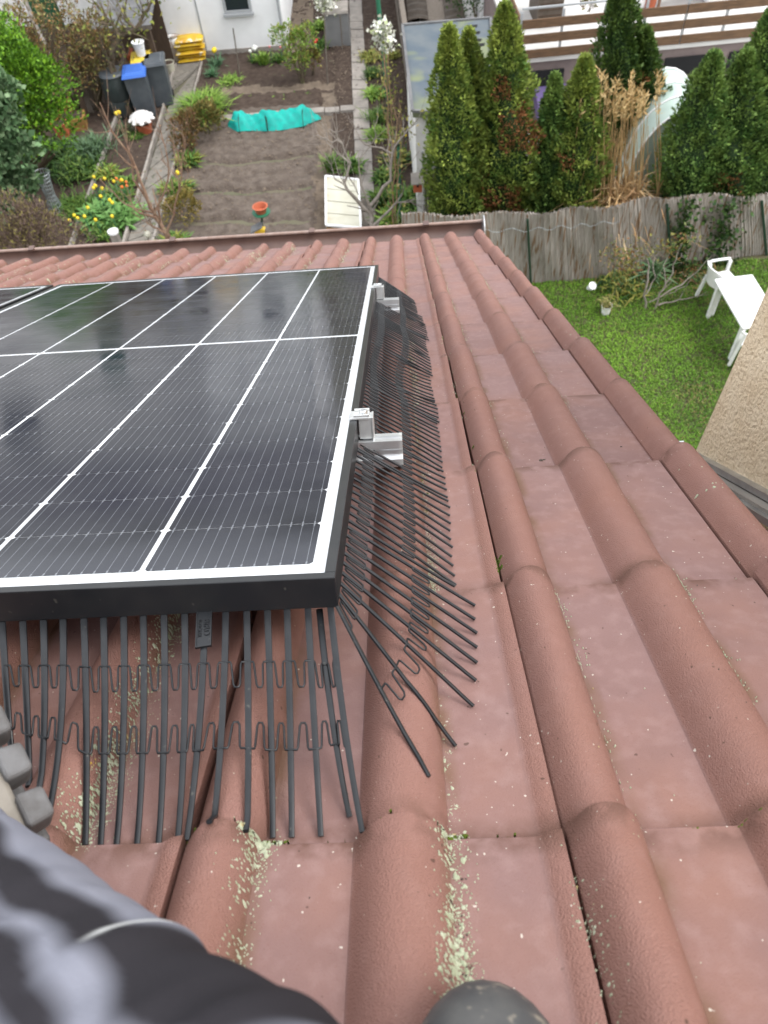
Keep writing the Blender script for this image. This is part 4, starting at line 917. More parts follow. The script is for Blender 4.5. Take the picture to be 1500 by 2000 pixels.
# cold frame
cf = thing('cold_frame', 'white sheet-covered cold frame beside the narrow slab path', 'cold frame', at(672, 470)); o0 = loc(cf)
c4 = [at(637, 441, .34), at(705, 446, .34), at(700, 352, .40), at(636, 345, .40)]
b = MB(); V = [tuple(np.array((p[0], p[1], 0)) - o0) for p in c4] + [tuple(p - o0 - np.array([0, 0, .03])) for p in c4]; b.add(V, [(0, 1, 5, 4), (1, 2, 6, 5), (2, 3, 7, 6), (3, 0, 4, 7)]); b.build('box', 'ochre', cf)
for i in range(4):
    t0, t1 = i / 4 + .006, (i + 1) / 4 - .006; q = [c4[0] + (c4[3] - c4[0]) * t0, c4[1] + (c4[2] - c4[1]) * t0, c4[1] + (c4[2] - c4[1]) * t1, c4[0] + (c4[3] - c4[0]) * t1]
    b = MB(); V = [tuple(p - o0 - np.array([0, 0, .02])) for p in q] + [tuple(p - o0 + np.array([0, 0, random.uniform(-.004, .004)])) for p in q]; b.add(V, [(4, 5, 6, 7), (0, 1, 5, 4), (1, 2, 6, 5), (2, 3, 7, 6), (3, 0, 4, 7)]); b.build('lid_pane', 'cream_sheet', cf)
for a_, b_ in ((0, 1), (1, 2), (2, 3), (3, 0)): MB().bar(tuple(c4[a_] - o0 + np.array([0, 0, .012])), tuple(c4[b_] - o0 + np.array([0, 0, .012])), .035, .03).build('lid_frame', 'white_plastic', cf)
# bird table with orange bowl
Yp = at(515, 520)[1]; bt = thing('bird_table', 'orange bowl on a green dish on a stake above the gutter', 'bird table', (at(515, 520)[0], Yp, 0)); o0 = loc(bt)
pb = onY(511, 418, Yp) - o0; MB().tube([(0, 0, 0), (pb[0], 0, pb[2])], .02, 8).build('stake', 'dark_green_metal', bt)
MB().lathe([(.05, 0), (.15, .02), (.16, .04), (.02, .03)], (pb[0], 0, pb[2]), 16).build('dish', 'green_post', bt, smooth=50)
MB().lathe([(.08, .03), (.12, .14), (.135, .15), (.11, .15), (.07, .06), (.01, .055)], (pb[0], 0, pb[2]), 18).build('bowl', 'terracotta', bt, smooth=50)
pn = onY(508, 450, Yp) - o0; bx_ = MB(); bx_.box((pn[0], -.06, pn[2]), (.17, .10, .20), M=Matrix.Rotation(.25, 3, 'Y')); nb = bx_.build('nest_box', 'bag_yellow', bt)
MB().box((pn[0] - .03, -.08, pn[2] + .12), (.24, .20, .02), M=Matrix.Rotation(-.45, 3, 'Y')).build('roof', 'slate', nb)
# compost box, small white post, ball on stick, wire roll
cbx = thing('compost_box', 'grey plastic compost box above the vegetable bed', 'box', at(661, 92)); MB().box((0, .35, .36), (.62, .62, .72), taper=.92).build('body', 'grey_box', cbx); MB().box((0, .35, .74), (.62, .64, .05), taper=.95).build('lid', 'concrete_pale', cbx)
t = thing('post', 'short white-capped grey post at the end of the left path', 'post', at(242, 505)); MB().box((0, 0, .28), (.13, .13, .56)).build('body', 'concrete_pale', t); MB().lathe([(.10, .56), (.10, .60), (.02, .62)], n=12).build('cap', 'white_plastic', t)
t = thing('garden_ball', 'cream ball on a stick at the end of the left path', 'ornament', at(297, 505)); q = onY(288, 458, at(297, 505)[1]) - at(297, 505)
MB().tube([(0, 0, 0), tuple(q)], .012, 6).build('stick', 'wood_grey', t); MB().lathe([(.01, -.06), (.045, -.045), (.065, 0), (.045, .045), (.01, .06)], tuple(q), 14).build('ball', 'cream_sheet', t, smooth=80)
t = thing('wire_roll', 'grey wire netting roll leaning in front of the ivy shrub', 'wire roll', at(112, 415)); q = onY(80, 338, at(112, 415)[1]) - at(112, 415); q2 = q * .45
b = MB()
for i in range(16):
    a = i * .3927; dx, dy = math.cos(a), math.sin(a); b.tube([(dx * .16, dy * .16, 0), tuple(q2 + np.array([dx * .09, dy * .09, 0])), tuple(q + np.array([dx * .13, dy * .13, 0]))], .007, 4)
for s in np.linspace(0, 1, 12):
    c = q * s; rr = .16 - .14 * math.sin(s * 3.14) * .5; b.tube([tuple(c + np.array([math.cos(a) * rr, math.sin(a) * rr, 0])) for a in np.linspace(0, 6.28, 13)], .006, 4)
b.build('netting', 'wire', t)
# espalier row with green posts, white blossoms
for x0, y0, x1, y1, r, lab in ((759, 205, 735, -30, .045, 'tall green post carrying the white blossom by the wooden fence'), (783, 440, 778, 285, .025, 'slim green post among herbs beside the bare grey tree')):
    Yq = at(x0, y0)[1]; t = thing('green_post', lab, 'post', at(x0, y0)); q = onY(x1, y1, Yq) - at(x0, y0); MB().tube([(0, 0, 0), tuple(q)], r, 8).build('pole', 'green_post', t, smooth=80); MB().lathe([(r * 1.2, 0), (r * 1.2, .04), (r * .3, .06)], tuple(q), 8).build('cap', 'dark_green_metal', t)
for lim, Yq, lab, cols in (([(765, 340), (758, 260), (756, 200), (752, 160), (750, 110)], at(766, 345)[1], 'upper yellow-green espalier on the green post', YELG), ([(768, 470), (765, 420), (770, 350), (774, 290), (776, 235)], at(768, 475)[1], 'lower pale-stemmed espalier beside the wooden fence', YELG + [(.25, .20, .10)])):
    t = bare_tree('espalier', lab, [(lim, .022, .008), ([(x + 8, y - 4) for x, y in lim], .015, .006)], Yq, 'timber', (9, cols, .075), .35, 12)
def blossom(px, py, Y, r, label, base):
    t = thing('blossom_tree', label, 'tree', (0, 0, 0)); limb(t, [base, ((px + base[0]) / 2 + 2, (py + base[1]) / 2), (px, py)], Y, .02, .008, 'bark', 8, .3, 'trunk')
    pc_ = np.concatenate([onY(px + dx, py + dy, Y) + rng.normal(size=(70, 3)) * .09 for dx, dy in ((0, 0), (-8, -10), (10, 6), (5, -8), (-2, 12), (14, 16))]); foliage('crown', pc_, rng.normal(size=pc_.shape) - np.array([0, 1.2, -.6]), r, [(.70, .70, .62), (.62, .62, .52), (.75, .74, .68), (.40, .45, .25)], t, .9)
blossom(745, 68, at(757, 215)[1] - .1, .085, 'white blossoming espalier on the tall green post', (757, 200))
blossom(632, 6, at(650, 95)[1] + .3, .085, 'white blossoming tree at the top edge above the compost box', (648, 60))
# wooden fences and birdhouse
def plank_fence(name, label, p0, p1, n, h, m, jitter=.05, gap=.94, rails=True, lean=0.0):
    t = thing(name, label, 'fence', p0); d = np.array(p1) - np.array(p0); L = np.linalg.norm(d[:2]); u = d / L; nn = np.array([u[1], -u[0], 0])
    for i in range(n):
        a = u * (i + .5) / n * L; hh = h + random.uniform(-jitter, jitter); b = MB(); w = L / n * gap
        b.bar(tuple(a), tuple(a + np.array([0, 0, hh]) + nn * lean), .022 + random.uniform(0, .006), w, up=tuple(u)); b.build('board', m if isinstance(m, str) else random.choice(m), t)
    if rails:
        for z in (.3, h - .15): MB().bar(tuple(nn * -.04 + np.array([0, 0, z])), tuple(u * L + nn * -.04 + np.array([0, 0, z])), .04, .07).build('rail', 'wood_grey', t)
    return t
pf0, pf1 = at(838, 462), at(772, -10); pf0[2] = pf1[2] = 0
tf = plank_fence('wooden_fence', 'long weathered grey plank fence between the two gardens', pf0, pf1, 62, 1.05, ['wood_grey', 'wood_grey', 'wood_dark'])
dd = (pf1 - pf0); MB().bar((0, 0, 1.10), (dd[0], dd[1], 1.10), .11, .035).build('top_rail', 'wood_grey', tf)
p0, p1 = at(868, 470), at(846, 262); p0[2] = p1[2] = 0
plank_fence('timber_screen', 'brown timber screen with pale edge beside the grey plank fence', p0, p1, 20, 1.62, ['timber', 'wood_dark', 'wood_brown'], .03, lean=-.05)
t = thing('birdhouse', 'small grey-roofed red bird house on a metal pole by the fence', 'bird house', at(836, 470)); Yq = at(836, 470)[1] ; q = onY(825, 296, Yq) - at(836, 470); h_ = onY(815, 352, Yq) - at(836, 470)
MB().tube([(0, 0, 0), tuple(q)], .025, 8).build('pole', 'zinc', t, smooth=80)
bx_ = MB(); bx_.box((h_[0], -.10, h_[2] - .02), (.15, .15, .20)); bh = bx_.build('box', 'terracotta', t); MB().box((h_[0], -.12, h_[2] + .10), (.22, .24, .025), M=Matrix.Rotation(.3, 3, 'X')).build('roof', 'concrete_pale', bh)
MB().lathe([(.022, 0), (.022, .004)], n=10).build('hole', 'black_void', bh, M=T(h_[0], -.178, h_[2]) @ Matrix.Rotation(math.pi / 2, 4, 'X'))
# ------------------------------------------------------------------ neighbour's garden on the right
sr = [at(786, 50, 2.1), at(958, 36, 2.1), at(972, 222, 2.1), at(806, 218, 2.1)]
sh = thing('flat_roof_shed', 'shed with grey felt flat roof right of the long plank fence', 'shed', (sr[3][0], sr[3][1], 0)); o0 = loc(sh)
b = MB(); V = [tuple(p - o0) for p in sr]; V2 = [(x, y, z - .10) for x, y, z in V]; b.add(V + V2, [(3, 2, 1, 0), (4, 5, 6, 7), (0, 1, 5, 4), (1, 2, 6, 5), (2, 3, 7, 6), (3, 0, 4, 7)]); b.build('roof', 'felt_grey', sh)
cx_ = np.mean([p for p in sr], 0) - o0; V = [tuple((np.array(v) - cx_) * np.array([.94, .94, 1]) + cx_) for v in V2]; V = [(x, y, 0) for x, y, z in V] + [(x, y, 1.999) for x, y, z in V]
MB().add(V, [(0, 1, 5, 4), (1, 2, 6, 5), (2, 3, 7, 6), (3, 0, 4, 7)]).build('wall', 'old_white', sh)
for a_, b_ in ((0, 1), (1, 2), (2, 3), (3, 0)): MB().bar(tuple(sr[a_] - o0 + np.array([0, 0, .012])), tuple(sr[b_] - o0 + np.array([0, 0, .012])), .05, .04).build('roof_edging', 'slate', sh)
for i, (x, y) in enumerate([(920, 50), (925, 62), (928, 76), (934, 86)]):
    p = at(x, y, 2.125); t = thing('felt_scrap', ['topmost', 'second', 'third', 'lowest'][i] + ' black felt scrap on the grey shed roof', 'scrap', (p[0], p[1], 2.104), random.uniform(-.4, .4), 'black felt scraps on the shed roof')
    MB().add([(-.12, -.03, 0), (.10, -.05, 0), (.13, .02, .02), (.02, .05, .01), (-.10, .03, .015)], [(0, 1, 2, 3, 4)]).build('scrap', 'black_void', t)
gr_ = structure(bpy.data.objects.new('gravel_strip', None)); COL.objects.link(gr_)
ga, gb = at(826, 44, .02), at(876, 40, .02); MB().add([(ga[0], ga[1] - 1.0, .0), (gb[0], gb[1] - 1, .0), (gb[0] - .1, 24, .0), (ga[0] - .1, 24, .0)], [(0, 1, 2, 3)]).build('gravel', 'gravel', gr_)
for k, (xa_, xb_, lab) in enumerate(((795, 834, 'left ribbed brown mat beyond the shed roof'), (866, 905, 'right ribbed brown mat beyond the shed roof'))):
    pa, pb = at(xa_, 20), at(xb_, 20); t = thing('ribbed_mat', lab, 'mat', (pa[0], pa[1] - .8, 0), group='ribbed mats beyond the shed'); wd = pb[0] - pa[0]; V = []; nn = 60
    for i in range(nn):
        y = i * .06; z = .07 + .035 * math.sin(i * 1.05)
        for q in (0, .25, .5, .75, 1): V.append((q * wd, y, z + .05 * math.sin(q * 3.14)))
    MB().add(V, [(i * 5 + j, i * 5 + j + 1, i * 5 + j + 6, i * 5 + j + 5) for i in range(nn - 1) for j in range(4)]).build('sheet', 'mat_dark', t, smooth=179)
bush('hedge_bush', 'dark green bush left of the terrace corner at the top edge', 'shrub', at(932, 46), [((0, 0, .45), .5, (1, 1, 1)), ((-.3, .5, .5), .5, (1, 1, 1)), ((.2, .9, .5), .5, (1, 1, 1))], 2200, .08, DARKG, .5, .02)
# terrace with slatted balustrade, house wall behind
TZ = 1.30
tp0, tp1 = at(1012, 116, TZ), at(1484, 70, TZ)
tu = tp1 - tp0; TL = np.linalg.norm(tu); tu = tu / TL; tn_ = np.array([-tu[1], tu[0], 0])
te = thing('terrace', 'raised terrace with pale floor and brown slatted balustrade', 'terrace', (tp0[0], tp0[1], 0)); rzt = math.atan2(tu[1], tu[0]); te.rotation_euler = (0, 0, rzt)
MB().box((TL / 2 + .6, 2.2, TZ / 2 - .04), (TL + 1.2, 4.4, TZ - .06)).build('wall', 'mauve_wall', te)
MB().box((TL / 2 + .6, 2.2 - .03, TZ - .03), (TL + 1.26, 4.44, .07)).build('floor', 'paving_pale', te)
for x0_, x1_ in ((.25, .95), (3.0, 3.8), (4.3, 4.7)): MB().box(((x0_ + x1_) / 2, -.012, TZ - .42), (x1_ - x0_, .06, .34)).build('opening_panel', 'black_void', te)  # black slabs on the wall; the openings' inner darkness is put into their colour
for i in range(3):
    z = TZ + .10 + i * .27
    for xa_, xb_ in ((.02, TL * .34), (TL * .345, TL * .66), (TL * .665, TL)):
        MB().box(((xa_ + xb_) / 2, -.05 + random.uniform(-.006, .006), z), (xb_ - xa_, .03, .155)).build('slat', 'wood_brown', te)
for i in range(7): MB().box((TL * i / 6, -.012, TZ + .42), (.045, .045, .84)).build('post', 'win_frame', te)
for i in range(3): MB().box((.0, 1.1, TZ + .10 + i * .27), (.03, 2.2, .155)).build('slat', 'wood_brown', te)
MB().box((TL / 2, -.01, TZ + .90), (TL, .035, .03)).build('handrail', 'win_frame', te)
hm = te.matrix_basis.copy() if False else Matrix.Translation((tp0[0], tp0[1], 0)) @ Matrix.Rotation(rzt, 4, 'Z')
def onTer(px, py, z=TZ): p = hm.inverted() @ Vector(at(px, py, z)); return p
rh = thing('terrace_house', 'white neighbour house rising behind the raised terrace', 'house', (0, 0, 0), M=hm @ T(0, 4.45, 0))
MB().box((5.2, 3.5, 3.3), (10.5, 7, 6.6)).build('wall', 'render_wall', rh)
b = MB(); b.add([(-.4, -.5, 6.5), (10.9, -.5, 6.5), (10.9, 3.5, 9.3), (-.4, 3.5, 9.3), (10.9, 7.5, 6.5), (-.4, 7.5, 6.5)], [(0, 1, 2, 3), (3, 2, 4, 5), (0, 3, 5), (1, 4, 2)]); b.build('roof', 'red_roof', rh)
for xx, ww, zz, hh in ((1.8, 1.2, 2.4, 2.1), (4.8, 1.6, 2.4, 2.1), (1.8, 1.1, 5.0, 1.2), (4.8, 1.1, 5.0, 1.2), (7.6, 1.1, 5.0, 1.2)):
    w_ = MB().box((xx, -.01, zz), (ww, .05, hh)).build('window', 'glass_dark', rh); MB().box((xx, -.04, zz - hh / 2 - .03), (ww + .15, .12, .06)).build('sill', 'concrete_pale', w_)
p = onTer(1070, 50); t = thing('storage_box', 'dark slatted storage box with grey lid on the terrace', 'box', M=hm @ T(p[0], p[1] + .35, TZ))
MB().box((0, 0, .32), (.52, .9, .62)).build('body', 'mat_dark', t); MB().box((0, 0, .67), (.58, .96, .08), taper=.82).build('lid', 'grey_box', t)
for i in range(5): MB().box((0, -.455, .12 + i * .11), (.46, .012, .02)).build('slat', 'wood_dark', t)
for px, py, m_, lab in ((1268, 18, 'terracotta', 'terracotta pot on the terrace ledge, the orange one'), (1250, 16, 'white_plastic', 'white pot on the terrace beside the orange one')):
    p = onTer(px, py); t = bucket((0, 0, 0), .3, .14, m_, lab, 'plant_pot', cat='pot'); t.matrix_basis = hm @ T(p[0], p[1], TZ + .036)
p = onTer(1330, 6); t = thing('garden_bench', 'reddish wooden bench at the back of the terrace', 'bench', M=hm @ T(p[0], p[1], TZ + .036))
for i in range(4): MB().box((0, -.2 + i * .1, .42), (1.2, .085, .025)).build('seat_slat', 'bark_red', t)
for i in range(3): MB().box((0, .24, .55 + i * .12), (1.2, .025, .09)).build('back_slat', 'bark_red', t)
for sx in (-1, 1):
    for sy in (-.2, .2): MB().box((sx * .55, sy, .2), (.05, .05, .40)).build('leg', 'bark_red', t)
p = onTer(1420, 8); t = thing('cushion_box', 'white cupboard at the right end of the terrace', 'cupboard', M=hm @ T(p[0], p[1] + .2, TZ + .036)); MB().box((0, 0, .42), (.9, .5, .84)).build('body', 'white_plastic', t)
for sx in (-1, 1): MB().box((sx * .225, -.255, .42), (.43, .02, .78)).build('door', 'old_white', t)
for px, py, lab in ((1120, 55, 'small bushy plant on the terrace handrail'),):
    p = onTer(px, py); bush('potted_plant', lab, 'plant', (0, 0, 0), [((0, 0, .14), .13, (1, 1, 1))], 220, .06, BRN + YELG, .5, .01).matrix_basis = hm @ T(p[0], .18, TZ + .66)
# purple covered table, polytunnel
pc4 = [at(1058, 245, .75), at(1098, 240, .75), at(1108, 140, .75), at(1040, 146, .75)]
t = thing('covered_table', 'table under a purple cover behind the conifers', 'table', (pc4[0][0], pc4[0][1], 0)); o0 = loc(t)
V = [tuple(p_ - o0) for p_ in pc4]; b = MB(); b.add(V + [(x, y, z - .28) for x, y, z in V], [(0, 1, 2, 3), (1, 0, 4, 5), (2, 1, 5, 6), (3, 2, 6, 7), (0, 3, 7, 4)]); b.build('cover', 'purple', t)
for (x, y, z) in V: MB().box((x * .9 + .03, y * .95 + .05, .24), (.06, .06, .47)).build('leg', 'win_frame', t)
c0 = at(1345, 330); t = thing('polytunnel', 'pale green film polytunnel behind the dry pampas grass', 'polytunnel', (onY(1322, 250, 12.6)[0], 12.3, 0)); V = []; nn = 17; PTH = onY(1320, 138, 13.7)[2]
for y in (0, .5, 1.0, 1.5):
    for i in range(nn):
        a = math.pi * i / (nn - 1); V.append((.80 * math.cos(a), y, PTH * math.sin(a) ** .75))
b = MB(); b.add(V, [(k * nn + i, k * nn + i + 1, (k + 1) * nn + i + 1, (k + 1) * nn + i) for k in range(3) for i in range(nn - 1)] + [tuple(range(nn)), tuple(range(4 * nn - 1, 3 * nn - 1, -1))]); b.build('film', 'film_green', t, smooth=60)
for y in (0, .5, 1.0, 1.5): MB().tube([(.81 * math.cos(a), y, (PTH + .01) * max(0, math.sin(a)) ** .75) for a in np.linspace(0, math.pi, 17)], .018, 6).build('hoop', 'white_plastic', t, smooth=80)
# thuja hedge trees
def thuja(px_top, py_top, px_base, Y, wpx, label, n=6000, cols=None, brown=(), seed=0):
    top = onY(px_top, py_top, Y); bx0 = onY(px_base, 400, Y)[0]; base = np.array([bx0, Y, 0]); t = thing('thuja_tree', label, 'tree', base, group='thuja trees behind the reed fence'); h = top[2]; lean = top[0] - bx0
    dist = np.linalg.norm(top - CAM); R = wpx / 2 / FPX * dist
    r_ = np.random.default_rng(seed + 11); ph = r_.uniform(0, 6.28, 8)
    def rad(tt, a): 
        base_ = np.minimum(1, ((1 - tt) * 2.1 + .02)) ** .72 * (1 - .22 * np.clip(.35 - tt, 0, 1) / .35)
        return R * base_ * (1 + .15 * np.sin(3 * a + 11 * tt + ph[0]) + .13 * np.sin(5 * a - 19 * tt + ph[1]) + .13 * np.sin(2 * a + 31 * tt + ph[2]) + .10 * np.sin(9 * a + 47 * tt + ph[3]))
    n = int(n * 2.3); tt = rng.random(n) ** 1.12; a = rng.uniform(0, 6.283, n); dep = rng.random(n) ** .45 * .42 + .62 + (rng.random(n) < .12) * rng.uniform(0, .16, n)
    rr = rad(tt, a) * dep; P = np.stack([rr * np.cos(a) + lean * tt, rr * np.sin(a), tt * h * .985 + .05], 1)
    D = np.stack([np.cos(a) * .75, np.sin(a) * .75, np.full(n, .75)], 1) + rng.normal(size=(n, 3)) * .42
    cc = np.array(cols or GREENS); k = np.clip((dep - .62) / .42, 0, 1)[:, None]
    clump = (np.sin(5 * a + 17 * tt * h + ph[4]) + np.sin(3 * a - 11 * tt * h + ph[5]) + np.sin(8 * tt * h + ph[6])) / 3
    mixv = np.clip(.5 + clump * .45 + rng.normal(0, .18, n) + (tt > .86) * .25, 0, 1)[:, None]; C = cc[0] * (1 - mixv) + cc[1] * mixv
    for (bt, ba, bs) in brown:
        m_ = (np.abs(tt - bt) < bs * .09) & (np.abs(((a - ba + 3.14) % 6.283) - 3.14) < bs * .75) & (rng.random(n) < .75); C[m_] = np.array([.20, .085, .035]) * rng.uniform(.7, 1.4, (m_.sum(), 1))
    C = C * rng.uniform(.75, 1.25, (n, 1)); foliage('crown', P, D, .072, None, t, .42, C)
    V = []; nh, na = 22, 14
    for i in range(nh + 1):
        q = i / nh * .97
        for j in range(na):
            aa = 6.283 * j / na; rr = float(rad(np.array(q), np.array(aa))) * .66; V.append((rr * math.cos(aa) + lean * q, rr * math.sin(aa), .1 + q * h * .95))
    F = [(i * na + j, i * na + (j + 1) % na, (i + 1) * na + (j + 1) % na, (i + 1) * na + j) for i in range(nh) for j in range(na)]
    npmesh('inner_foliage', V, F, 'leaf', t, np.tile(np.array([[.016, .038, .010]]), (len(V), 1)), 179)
    MB().tube([(0, 0, -.02), (lean * .4, 0, h * .4)], [.06, .03], 7).build('trunk', 'bark', t)
SM = [(.055, .115, .020), (.260, .315, .060)]; SD = [(.024, .062, .014), (.100, .160, .030)]; SB = [(.042, .105, .024), (.165, .250, .056)]
FP = -math.pi / 2
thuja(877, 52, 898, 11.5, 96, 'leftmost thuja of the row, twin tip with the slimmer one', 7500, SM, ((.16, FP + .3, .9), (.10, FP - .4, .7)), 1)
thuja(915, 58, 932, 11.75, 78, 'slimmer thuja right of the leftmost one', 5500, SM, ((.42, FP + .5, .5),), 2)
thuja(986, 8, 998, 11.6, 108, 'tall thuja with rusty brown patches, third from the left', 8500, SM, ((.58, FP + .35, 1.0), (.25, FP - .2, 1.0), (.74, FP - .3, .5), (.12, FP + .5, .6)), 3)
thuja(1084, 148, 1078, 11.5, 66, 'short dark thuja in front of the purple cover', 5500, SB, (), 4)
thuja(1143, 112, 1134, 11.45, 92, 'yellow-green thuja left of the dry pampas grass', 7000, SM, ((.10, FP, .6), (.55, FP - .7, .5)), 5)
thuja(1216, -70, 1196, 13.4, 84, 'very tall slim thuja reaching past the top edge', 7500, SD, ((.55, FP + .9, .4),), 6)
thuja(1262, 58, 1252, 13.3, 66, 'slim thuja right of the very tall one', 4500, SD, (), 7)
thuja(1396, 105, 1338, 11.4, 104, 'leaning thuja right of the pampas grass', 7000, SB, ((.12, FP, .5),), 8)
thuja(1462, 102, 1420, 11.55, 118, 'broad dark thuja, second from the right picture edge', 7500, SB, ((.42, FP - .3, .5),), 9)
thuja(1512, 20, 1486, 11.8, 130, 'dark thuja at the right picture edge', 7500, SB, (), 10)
# pampas grass
pg = thing('pampas_grass', 'dry golden pampas grass between the thujas', 'grass clump', (onY(1205, 400, 11.35)[0], 11.35, 0)); o0 = loc(pg); b = MB(); pl = []; hd = []
for i in range(85):
    x1, y1 = random.gauss(1215, 36), random.uniform(150, 300); q = onY(x1, y1, 11.35 + random.uniform(-.25, .25)) - o0; x0 = random.gauss((x1 - 1215) / 95 - .03, .12)
    y0 = random.uniform(-.2, .2); mid = np.array([x0 * .6 + q[0] * .4, y0, q[2] * .55]); b.tube([(x0, y0, 0), tuple(mid), tuple(q)], [.009, .007, .004], 4)
    if y1 < 215: pl.append(q); hd.append(q - mid)
b.build('stem', 'reed_dry' if 'reed_dry' in MATS else mat('reed_dry', (.42, .29, .13), (.33, .21, .10), 8, rough=.8).name, pg)
for q, d in zip(pl, hd):
    n = 26; s = rng.uniform(-.26, .06, n)[:, None]; P = q + nrm(d) * s + rng.normal(size=(n, 3)) * .022; DD = nrm(d) + rng.normal(size=(n, 3)) * .5 + np.array([.4, 0, -.1])
    foliage('plume', P, DD, .10, [(.50, .36, .17), (.58, .43, .22), (.42, .28, .12)], pg, .22)
n = 900; base = np.stack([rng.normal(0, .22, n), rng.normal(0, .16, n), rng.uniform(0, 1.0, n)], 1); D = np.stack([rng.normal(0, .5, n), rng.normal(-.25, .4, n), rng.uniform(-.1, 1, n)], 1)
blade_mesh('leaves', base, D, .75, .018, [(.50, .33, .16), (.40, .24, .11), (.62, .46, .27), (.33, .19, .09)], pg, .6)
# reed fence
rf = thing('reed_fence', 'weathered reed mat fence at the back of the lawn', 'fence', (.4, 10.55, 0)); o0 = loc(rf)
FT = [(790, 418), (860, 420), (960, 418), (1050, 416), (1120, 410), (1185, 404), (1260, 392), (1322, 384), (1400, 383), (1479, 381), (1560, 378)]
FB = [(790, 566), (860, 562), (960, 558), (1050, 553), (1120, 548), (1185, 543), (1260, 535), (1322, 527), (1400, 512), (1479, 498), (1560, 482)]
bot = [at(*q) for q in FB]; tops3 = [onY(q[0] - 6, q[1], bb[1] - .03) for q, bb in zip(FT, bot)]
def lerp_line(A, s):
    k = s * (len(A) - 1); i = min(int(k), len(A) - 2); f = k - i; return A[i] * (1 - f) + A[i + 1] * f
for mnum, (s0, s1) in enumerate(((0, .30), (.30, .5), (.5, .72), (.72, 1.0))):
    V = []; nx, nz = 150, 8; F = []
    for layer in (0, 1):
        for i in range(nx + 1):
            s = s0 + (s1 - s0) * i / nx; A, B = lerp_line(bot, s), lerp_line(tops3, s); rag = random.uniform(-.035, .02); ph = random.uniform(-.008, .008)
            for j in range(nz + 1):
                q = j / nz; p_ = A * (1 - q) + B * q; p_ = p_ + np.array([0, .035 * layer + .05 * math.sin(s * 34) * q + ph + .012 * math.sin(q * 9 + s * 60), (rag if j == nz else 0) + (-.03 if j == 0 else 0)]); V.append(tuple(p_ - o0))
    st = (nx + 1) * (nz + 1)
    for i in range(nx):
        for j in range(nz):
            k = i * (nz + 1) + j; F.append((k, k + nz + 1, k + nz + 2, k + 1)); F.append((st + k, st + k + 1, st + k + nz + 2, st + k + nz + 1))
        k = i * (nz + 1) + nz; F.append((k, k + nz + 1, st + k + nz + 1, st + k))
    MB().add(V, F).build('reed_mat', 'reed', rf, smooth=25)
for s in (.285, .68, .92):
    A, B = lerp_line(bot, s), lerp_line(tops3, s); MB().bar(tuple(A - o0 + np.array([0, -.05, 0])), tuple(B - o0 + np.array([0, -.05, -.08])), .035, .035).build('post', 'dark_green_metal', rf)
MB().tube([tuple(lerp_line(tops3, s) - o0 + np.array([0, -.06, -.22 - .08 * math.sin(s * 50) ** 2])) for s in np.linspace(0, .55, 40)], .0035, 4).build('wire', 'wire', rf)
# ivy on the fence
for s0, lab, w in ((.80, 'dark ivy strand climbing the reed fence, broader one', .16), (.70, 'dark ivy strand climbing the reed fence, narrower one', .09)):
    A, B = lerp_line(bot, s0), lerp_line(tops3, min(1, s0 + .03)); t = thing('ivy', lab, 'ivy', A, group='ivy strands on the reed fence'); n = 420; q = rng.random(n)[:, None]
    P = (B - A) * q + np.concatenate([rng.normal(0, w, (n, 1)), np.full((n, 1), -.05) - rng.random((n, 1)) * .05, rng.normal(0, .03, (n, 1))], 1); foliage('leaves', P, rng.normal(size=P.shape) + np.array([0, -1.0, .2]), .075, DARKG, t, .8)
    MB().tube([(0, -.03, 0), tuple((B - A) * .5 + np.array([.03, -.03, 0])), tuple(B - A + np.array([0, -.03, 0]))], .012, 5).build('stem', 'bark', t)
# lawn things
Ys = at(1262, 606)[1]; sb = bare_tree('bare_shrub', 'pale bare shrub on the lawn in front of the reed fence', [([(1260, 606), (1262, 560), (1268, 520), (1255, 490)], .022, .008), ([(1275, 612), (1290, 575), (1305, 545), (1320, 505), (1330, 480)], .020, .006), ([(1290, 580), (1330, 555), (1362, 530), (1390, 500)], .014, .005), ([(1285, 596), (1325, 585), (1360, 580), (1380, 570)], .016, .005), ([(1262, 575), (1280, 540), (1275, 510), (1290, 485)], .012, .005), ([(1300, 560), (1298, 520), (1310, 490)], .010, .004), ([(1268, 590), (1300, 575), (1340, 560), (1350, 545)], .010, .004)], Ys, 'bark_pale', None, .22, 3)
P = np.concatenate([onY(x, y, Ys + .25) + rng.normal(size=(k, 3)) * np.array([.12, .12, .10]) for x, y, k in ((1205, 495, 110), (1225, 510, 120), (1245, 495, 100), (1300, 485, 70), (1320, 478, 60), (1345, 468, 60), (1230, 530, 90), (1215, 545, 60))]); foliage('crown', P, rng.normal(size=P.shape), .06, [(.14, .13, .03), (.16, .08, .03), (.09, .11, .03), (.17, .16, .04)], sb, .5)
plant('agave_tuft', 'spiky grey-green tuft behind the bare lawn shrub', 1275, 545, 60, .60, .14, [(.12, .20, .10), (.08, .15, .06)], .035, lean=.5)
plant('low_plant', 'olive plant patch at the reed fence foot left of the bare shrub', 1215, 560, 420, .28, .40, DARKG + YELG, .03, lean=.9)
plant('low_plant', 'dark grass fringe at the reed fence foot right of the bare shrub', 1345, 530, 300, .25, .40, DARKG + BRN, .025, lean=.9)
t = bucket(at(1150, 564), .14, .065, 'white_plastic', 'white cup lying near the reed fence on the lawn', 'cup', 'white_plastic', 'cup'); t.rotation_euler = (.5, .3, 0)
